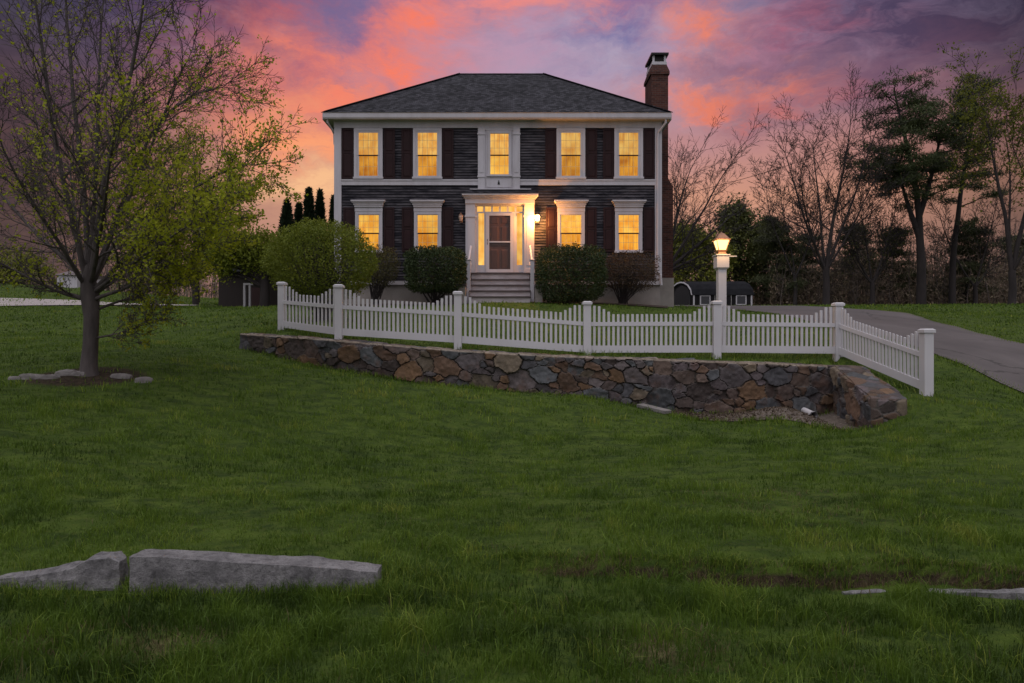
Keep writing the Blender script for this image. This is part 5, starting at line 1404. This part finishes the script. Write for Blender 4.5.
# ------------------------------------------------------------------ foundation shrubs
def shrub(seed, name, parts, d, base_px, mat, label, n=9000, ls=.07, twigs=40, tw_m=bark_d, shell=.7, base_py=304, stems=7, noise=.22, box=0.0, ragged=.0, bd=0, group=None, sr=.022):
    rng = np.random.default_rng(seed); b = tree_base(base_px, d+bd, base_py, .03); r = empty(name, b, label, 'shrub', group)
    lf = MB(); w = MB()
    for cx, cy, wx, hy, fr in parts:
        c = np.array(P(cx, cy, d)); rad = np.array([wx/F*d, min(wx/F*d, 1.2), hy/F*d])
        k = int(n*fr); u = unit(rng.normal(size=(k, 3)))
        if box: # squarer, clipped outline
            mx = np.abs(u).max(1, keepdims=True); u = u/((np.abs(u)**(2+box)).sum(1, keepdims=True))**(1/(2+box))
        a1 = np.arctan2(u[:, 1], u[:, 0]); bump = 1-noise+2*noise*vnoise(a1*3.0+u[:, 2]*2+seed, u[:, 2]*5+a1, .8, seed)
        bump2 = 1+ragged*(vnoise(a1*11, u[:, 2]*14, .9, seed+2)-.3)
        rr = (shell+(1-shell)*rng.random(k)**.5)*bump*bump2
        C = c+u*rr[:, None]*rad
        add_leaves(lf, C, ls, rng)
        for q in range(twigs):
            u_ = unit(rng.normal(size=3)); u_[2] = abs(u_[2])*1.0-.15; e = c+u_*rad*rng.uniform(.75, .98)
            s0 = b+np.array([rng.normal(0, .07), rng.normal(0, .07), 0]); mid = s0*.45+e*.55+np.array([0, 0, -.06*hy/F*d]); mid[:2] = s0[:2]*.42+e[:2]*.58
            w.tube(np.array([s0, s0*.7+mid*.3, mid, e]), np.array([sr, sr*.8, sr*.5, sr*.2]), 4, cap=False)
            for z_ in range(3): 
                dd = unit(rng.normal(size=3)+u_*1.2+np.array([0, 0, .4])); w.tube(np.array([mid, mid+dd*rad.min()*.45]), np.array([sr*.4, sr*.15]), 3, cap=False)
    w.build('stem', tw_m, r, True); lf.build('foliage', mat, r)
    return r
yew = mat_leaf('yew_leaf', [(.018, .030, .011), (.032, .050, .016), (.060, .084, .024)], .15, 1.6)
lime = mat_leaf('lime_leaf', [(.095, .125, .016), (.155, .19, .022), (.24, .26, .032)], .35, 1.2)
barb = mat_leaf('brown_leaf', [(.050, .030, .020), (.080, .046, .026), (.080, .068, .028)], .2, 2.0)
olive = mat_leaf('olive_leaf', [(.050, .052, .018), (.085, .078, .026), (.12, .10, .034)], .25, 2.0)
shrub(101, 'round_shrub', [(321, 262, 54, 41, 1.0)], 19.0, 322, lime, 'large round lime-green shrub behind the left fence panels', 26000, .055, 70, bark_g, .66, 322, noise=.08, ragged=.15)
shrub(102, 'clipped_evergreen', [(436, 270, 29, 21.5, 1.0)], 24.6, 434, yew, 'dense dark evergreen shrub left of the front steps', 16000, .065, 26, shell=.6, noise=.06, box=2.8, ragged=.14)
shrub(103, 'clipped_evergreen', [(570.5, 274.5, 33, 26.5, 1.0)], 24.5, 566, yew, 'dense dark evergreen shrub right of the front steps', 19000, .065, 22, shell=.6, noise=.06, box=2.8, ragged=.14)
shrub(104, 'vase_shrub', [(630.5, 271, 27, 19, 1.0)], 24.9, 622, barb, 'reddish brown vase-shaped shrub in front of the right ground-floor window', 9000, .045, 70, bark_d, .35, 305, noise=.08, box=1.6, sr=.020, ragged=.1)
shrub(105, 'vase_shrub', [(381, 266, 18, 19, 1.0)], 24.9, 375, olive, 'small olive vase-shaped shrub between the round shrub and the dark evergreen', 5200, .05, 44, bark_d, .3, 305, noise=.14, box=.8, sr=.018, ragged=.2)

# ------------------------------------------------------------------ grass
def in_poly(x, y, poly):
    poly = np.array(poly); ins = np.zeros(x.shape, bool); j = len(poly)-1
    for i in range(len(poly)):
        xi, yi = poly[i]; xj, yj = poly[j]
        c = ((yi > y) != (yj > y)) & (x < (xj-xi)*(y-yi)/(yj-yi+1e-12)+xi); ins ^= c; j = i
    return ins
DRV = DR_L+DR_R[::-1]
BED = fr+bk[::-1]
def lawn_ok(x, y, rng):
    wy = wall_y(x)
    bad = in_poly(x, y, DRV) | in_poly(x, y, BED)
    bad |= (x > WX[0]) & (x < WX[-1]+.4) & (y > wy+.02) & (y < wy+.44)
    wx = wing_x(y); bad |= (y > WING1[1]-.02) & (y < WY[-1]+.3) & (x > wx+.02) & (x < wx+.54)
    bad |= (x > wl-.1) & (x < cw_+.1) & (y > HD-.1) & (y < HB)
    bad |= (x > X(330)) & (x < X(668)) & (y > 24.1) & (y < HD)
    so = soil_mask(x, y); bad |= rng.random(x.shape) < so*1.05
    # stones
    bad |= (y > 4.30) & (y < 4.47) & (x > -2.41) & (x < -.85)
    bad |= (y > 4.36) & (y < 4.53) & (x < -2.40)
    bad |= (np.abs(y-(4.70-.085*x-.085)) < .055) & (x > 2.1)
    yl_ = ledge(x, y)[1]; bad |= (y > yl_-.035) & (y < yl_+.012) & (x > -.2)
    return ~bad
def blades(x, y, h, w, rng, lean=.5):
    n = len(x); z = H(x, y)-.006
    a = rng.uniform(0, 6.28, n); dx, dy = np.cos(a), np.sin(a)
    la = rng.uniform(0, 6.28, n); ll = h*np.abs(rng.normal(0, lean, n)); lx_, ly_ = np.cos(la)*ll, np.sin(la)*ll
    B = np.c_[x, y, z]; W_ = np.c_[dx*w, dy*w, w*0]/2
    M = B+np.c_[lx_*.30, ly_*.30, h*.58]; Tt = B+np.c_[lx_, ly_, h*np.clip(1-.22*(ll/h)**2, .35, 1)]
    V = np.stack([B-W_, B+W_, M+W_*.75, M-W_*.75, Tt], 1).reshape(-1, 3)
    k = np.arange(n)*5
    return V, np.stack([k, k+1, k+2, k+3], -1), np.stack([k+3, k+2, k+4], -1)
rng = np.random.default_rng(77); gm = MB()
def zone(y0, y1, dens, h, w, mb=gm, lean=.5):
    A = .82*(y1**2-y0**2)+3.0*(y1-y0); n = int(A*dens)
    y = np.sqrt(rng.uniform(y0**2, y1**2, n)); x = rng.uniform(-1, 1, n)*(.82*y+1.5)
    # clumping: more blades, and taller ones, where the turf is thick
    cl = .55*vnoise(x, y*1.5, .42, 21)+.45*vnoise(x, y*1.3, .13, 22)
    ok = lawn_ok(x, y, rng) & (rng.random(n) < .10+1.75*cl**1.5); x, y, cl = x[ok], y[ok], cl[ok]
    hh = h*(.22+1.75*cl**1.6)*rng.uniform(.6, 1.3, len(x))
    hh *= 1+.6*sstep(.62, .95, vnoise(x, y*1.2, .5, 23))*sstep(14, 6, y)+.45*sstep(.05, -.1, y-ledge(x, y)[1])
    V, Q, T_ = blades(x, y, hh, w*rng.uniform(.6, 1.3, len(x)), rng, lean)
    # colour follows the sward: big patches + single blades
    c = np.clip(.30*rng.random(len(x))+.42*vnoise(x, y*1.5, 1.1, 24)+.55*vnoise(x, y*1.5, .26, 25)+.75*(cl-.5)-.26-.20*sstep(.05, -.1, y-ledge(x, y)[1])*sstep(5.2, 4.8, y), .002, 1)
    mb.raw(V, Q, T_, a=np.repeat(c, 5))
zone(2.3, 4.2, 5600, .062, .0046, lean=.65)
zone(4.2, 6.5, 3300, .056, .0056, lean=.65)
zone(6.5, 10, 1300, .058, .0084)
zone(10, 17, 420, .066, .0145)
zone(17, 34, 75, .075, .032)
zone(34, 56, 14, .11, .07)
# longer unmown grass along the stones and under the lawn edge
def tufts(n, xs, ys, h, w, per, spread, seed, rnd=(.1, .9), dry=None):
    r = np.random.default_rng(seed); cx = r.uniform(*xs, n); cy = ys(cx, r) if callable(ys) else r.uniform(*ys, n)
    x = np.repeat(cx, per)+r.normal(0, spread, n*per); y = np.repeat(cy, per)+r.normal(0, spread*.8, n*per)
    hh = np.repeat(h*r.uniform(.6, 1.3, n), per)*r.uniform(.5, 1.2, n*per)
    V, Q, T_ = blades(x, y, hh, w*r.uniform(.6, 1.2, n*per), r, .75)
    (dry or gm).raw(V, Q, T_, a=np.repeat(r.uniform(*rnd, n*per), 5))
tufts(80, (-3.6, -.7), lambda c, r: 4.25+r.normal(0, .025, len(c)), .10, .005, 34, .05, 1)
tufts(26, (-3.4, -.6), lambda c, r: 4.56+r.normal(0, .03, len(c)), .10, .005, 30, .05, 2)
tufts(10, (-2.48, -2.40), (4.32, 4.42), .12, .005, 24, .02, 61)
tufts(34, (-1.1, -.3), (4.15, 4.6), .13, .005, 34, .06, 3)
tufts(230, (-.3, 4.4), lambda c, r: ledge(c, c*0)[1]+.05+r.normal(0, .02, len(c)), .06, .005, 34, .04, 4)
tufts(110, (-3.2, 3.4), (2.7, 4.1), .12, .0055, 36, .06, 5)
tufts(60, (-4.5, 4.5), (4.6, 7.0), .10, .006, 30, .06, 6)
tufts(60, (X(640, 13), X(862, 11)), lambda c, r: np.interp(c, [p[0] for p in fr], [p[1] for p in fr])-.06+r.normal(0, .05, len(c)), .10, .012, 18, .07, 7)
for i in range(6):
    L_ = np.linspace(pw[i], pw[i+1], 16)
    for q in L_: 
        tufts(1, (q[0]-.05, q[0]+.05), (q[1]-.08, q[1]+.08), .12, .012, 16, .07, 200+i)
for L_, sg in ((DR_L[1:6], -1), (DR_R[1:8], 1)):
    for i in range(len(L_)-1):
        for q in np.linspace(L_[i], L_[i+1], 30): tufts(1, (q[0]+sg*.03-.05, q[0]+sg*.03+.05), (q[1]-.05, q[1]+.05), .07, .014, 14, .09, 900+i)
# grass hanging over the wall top and at its foot
tufts(120, (WX[0]-.3, WX[-1]), lambda c, r: np.interp(c, WX, WY)-.09+r.normal(0, .04, len(c)), .11, .013, 14, .07, 8)
tufts(120, (WX[0]-.3, WX[-1]), lambda c, r: np.interp(c, WX, WY)+.50+r.normal(0, .05, len(c)), .09, .013, 14, .07, 9)
gb, t, out = new_mat('grass_blade')
pos = t.add('ShaderNodeNewGeometry').outputs['Position']
a = t.add('ShaderNodeAttribute', attribute_name='rnd').outputs['Fac']
c = t.ramp(a, [(0.0, (.030, .056, .008)), (.35, (.078, .136, .015)), (.68, (.140, .216, .024)), (1.0, (.27, .29, .055))])
b = t.add('ShaderNodeBsdfPrincipled'); t.put(b.inputs['Base Color'], c); b.inputs['Roughness'].default_value = .55; b.inputs['Specular IOR Level'].default_value = .25
tr = t.add('ShaderNodeBsdfTranslucent'); t.put(tr.inputs[0], c); mx = t.add('ShaderNodeMixShader'); mx.inputs[0].default_value = .3
t.l.new(b.outputs[0], mx.inputs[1]); t.l.new(tr.outputs[0], mx.inputs[2]); t.l.new(mx.outputs[0], out.inputs[0])
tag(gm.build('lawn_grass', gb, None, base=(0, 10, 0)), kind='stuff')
dm_ = MB()
tufts(200, (.2, 4.8), lambda c, r: ledge(c, c*0)[1]+.0+r.normal(0, .014, len(c)), .06, .004, 16, .03, 31, (.05, .95), dm_)
tufts(90, (-3.5, 3.6), (2.8, 6.0), .09, .004, 5, .05, 32, (.05, .95), dm_)
tufts(70, (-2.15, -1.55), (3.35, 3.85), .045, .004, 14, .06, 33, (.2, .95), dm_)
tufts(60, (-2.9, -2.35), (3.45, 3.9), .045, .004, 14, .06, 35, (.2, .95), dm_)
tufts(120, (1.6, 3.6), (5.2, 6.8), .04, .005, 8, .10, 36, (.2, .95), dm_)
tufts(70, (.5, 1.1), (3.3, 3.8), .045, .004, 14, .06, 34, (.2, .95), dm_)
straw = mat_leaf('straw', [(.09, .065, .035), (.15, .115, .06), (.24, .19, .11)], .3, 5)
tag(dm_.build('dry_grass', straw, None, base=(0, 4, 0)), kind='stuff')
# wood chips and leaf litter in the bed under the wall and round the maple
lb_ = MB(); n = 2600; cx = rng.uniform(fr[0][0], fr[-1][0]-.1, n); y0_ = np.interp(cx, [p[0] for p in fr], [p[1] for p in fr]); y1_ = np.interp(cx, WX, WY); cy = y0_+(y1_-y0_)*rng.random(n)
add_leaves(lb_, np.c_[cx, cy, H(cx, cy)+.03], .055, rng, aspect=.45)
tag(lb_.build('leaf_litter', mat_leaf('litter', [(.05, .033, .022), (.11, .08, .055), (.20, .16, .12)], .1, 6), None, base=(4, 12, 0)), kind='stuff')
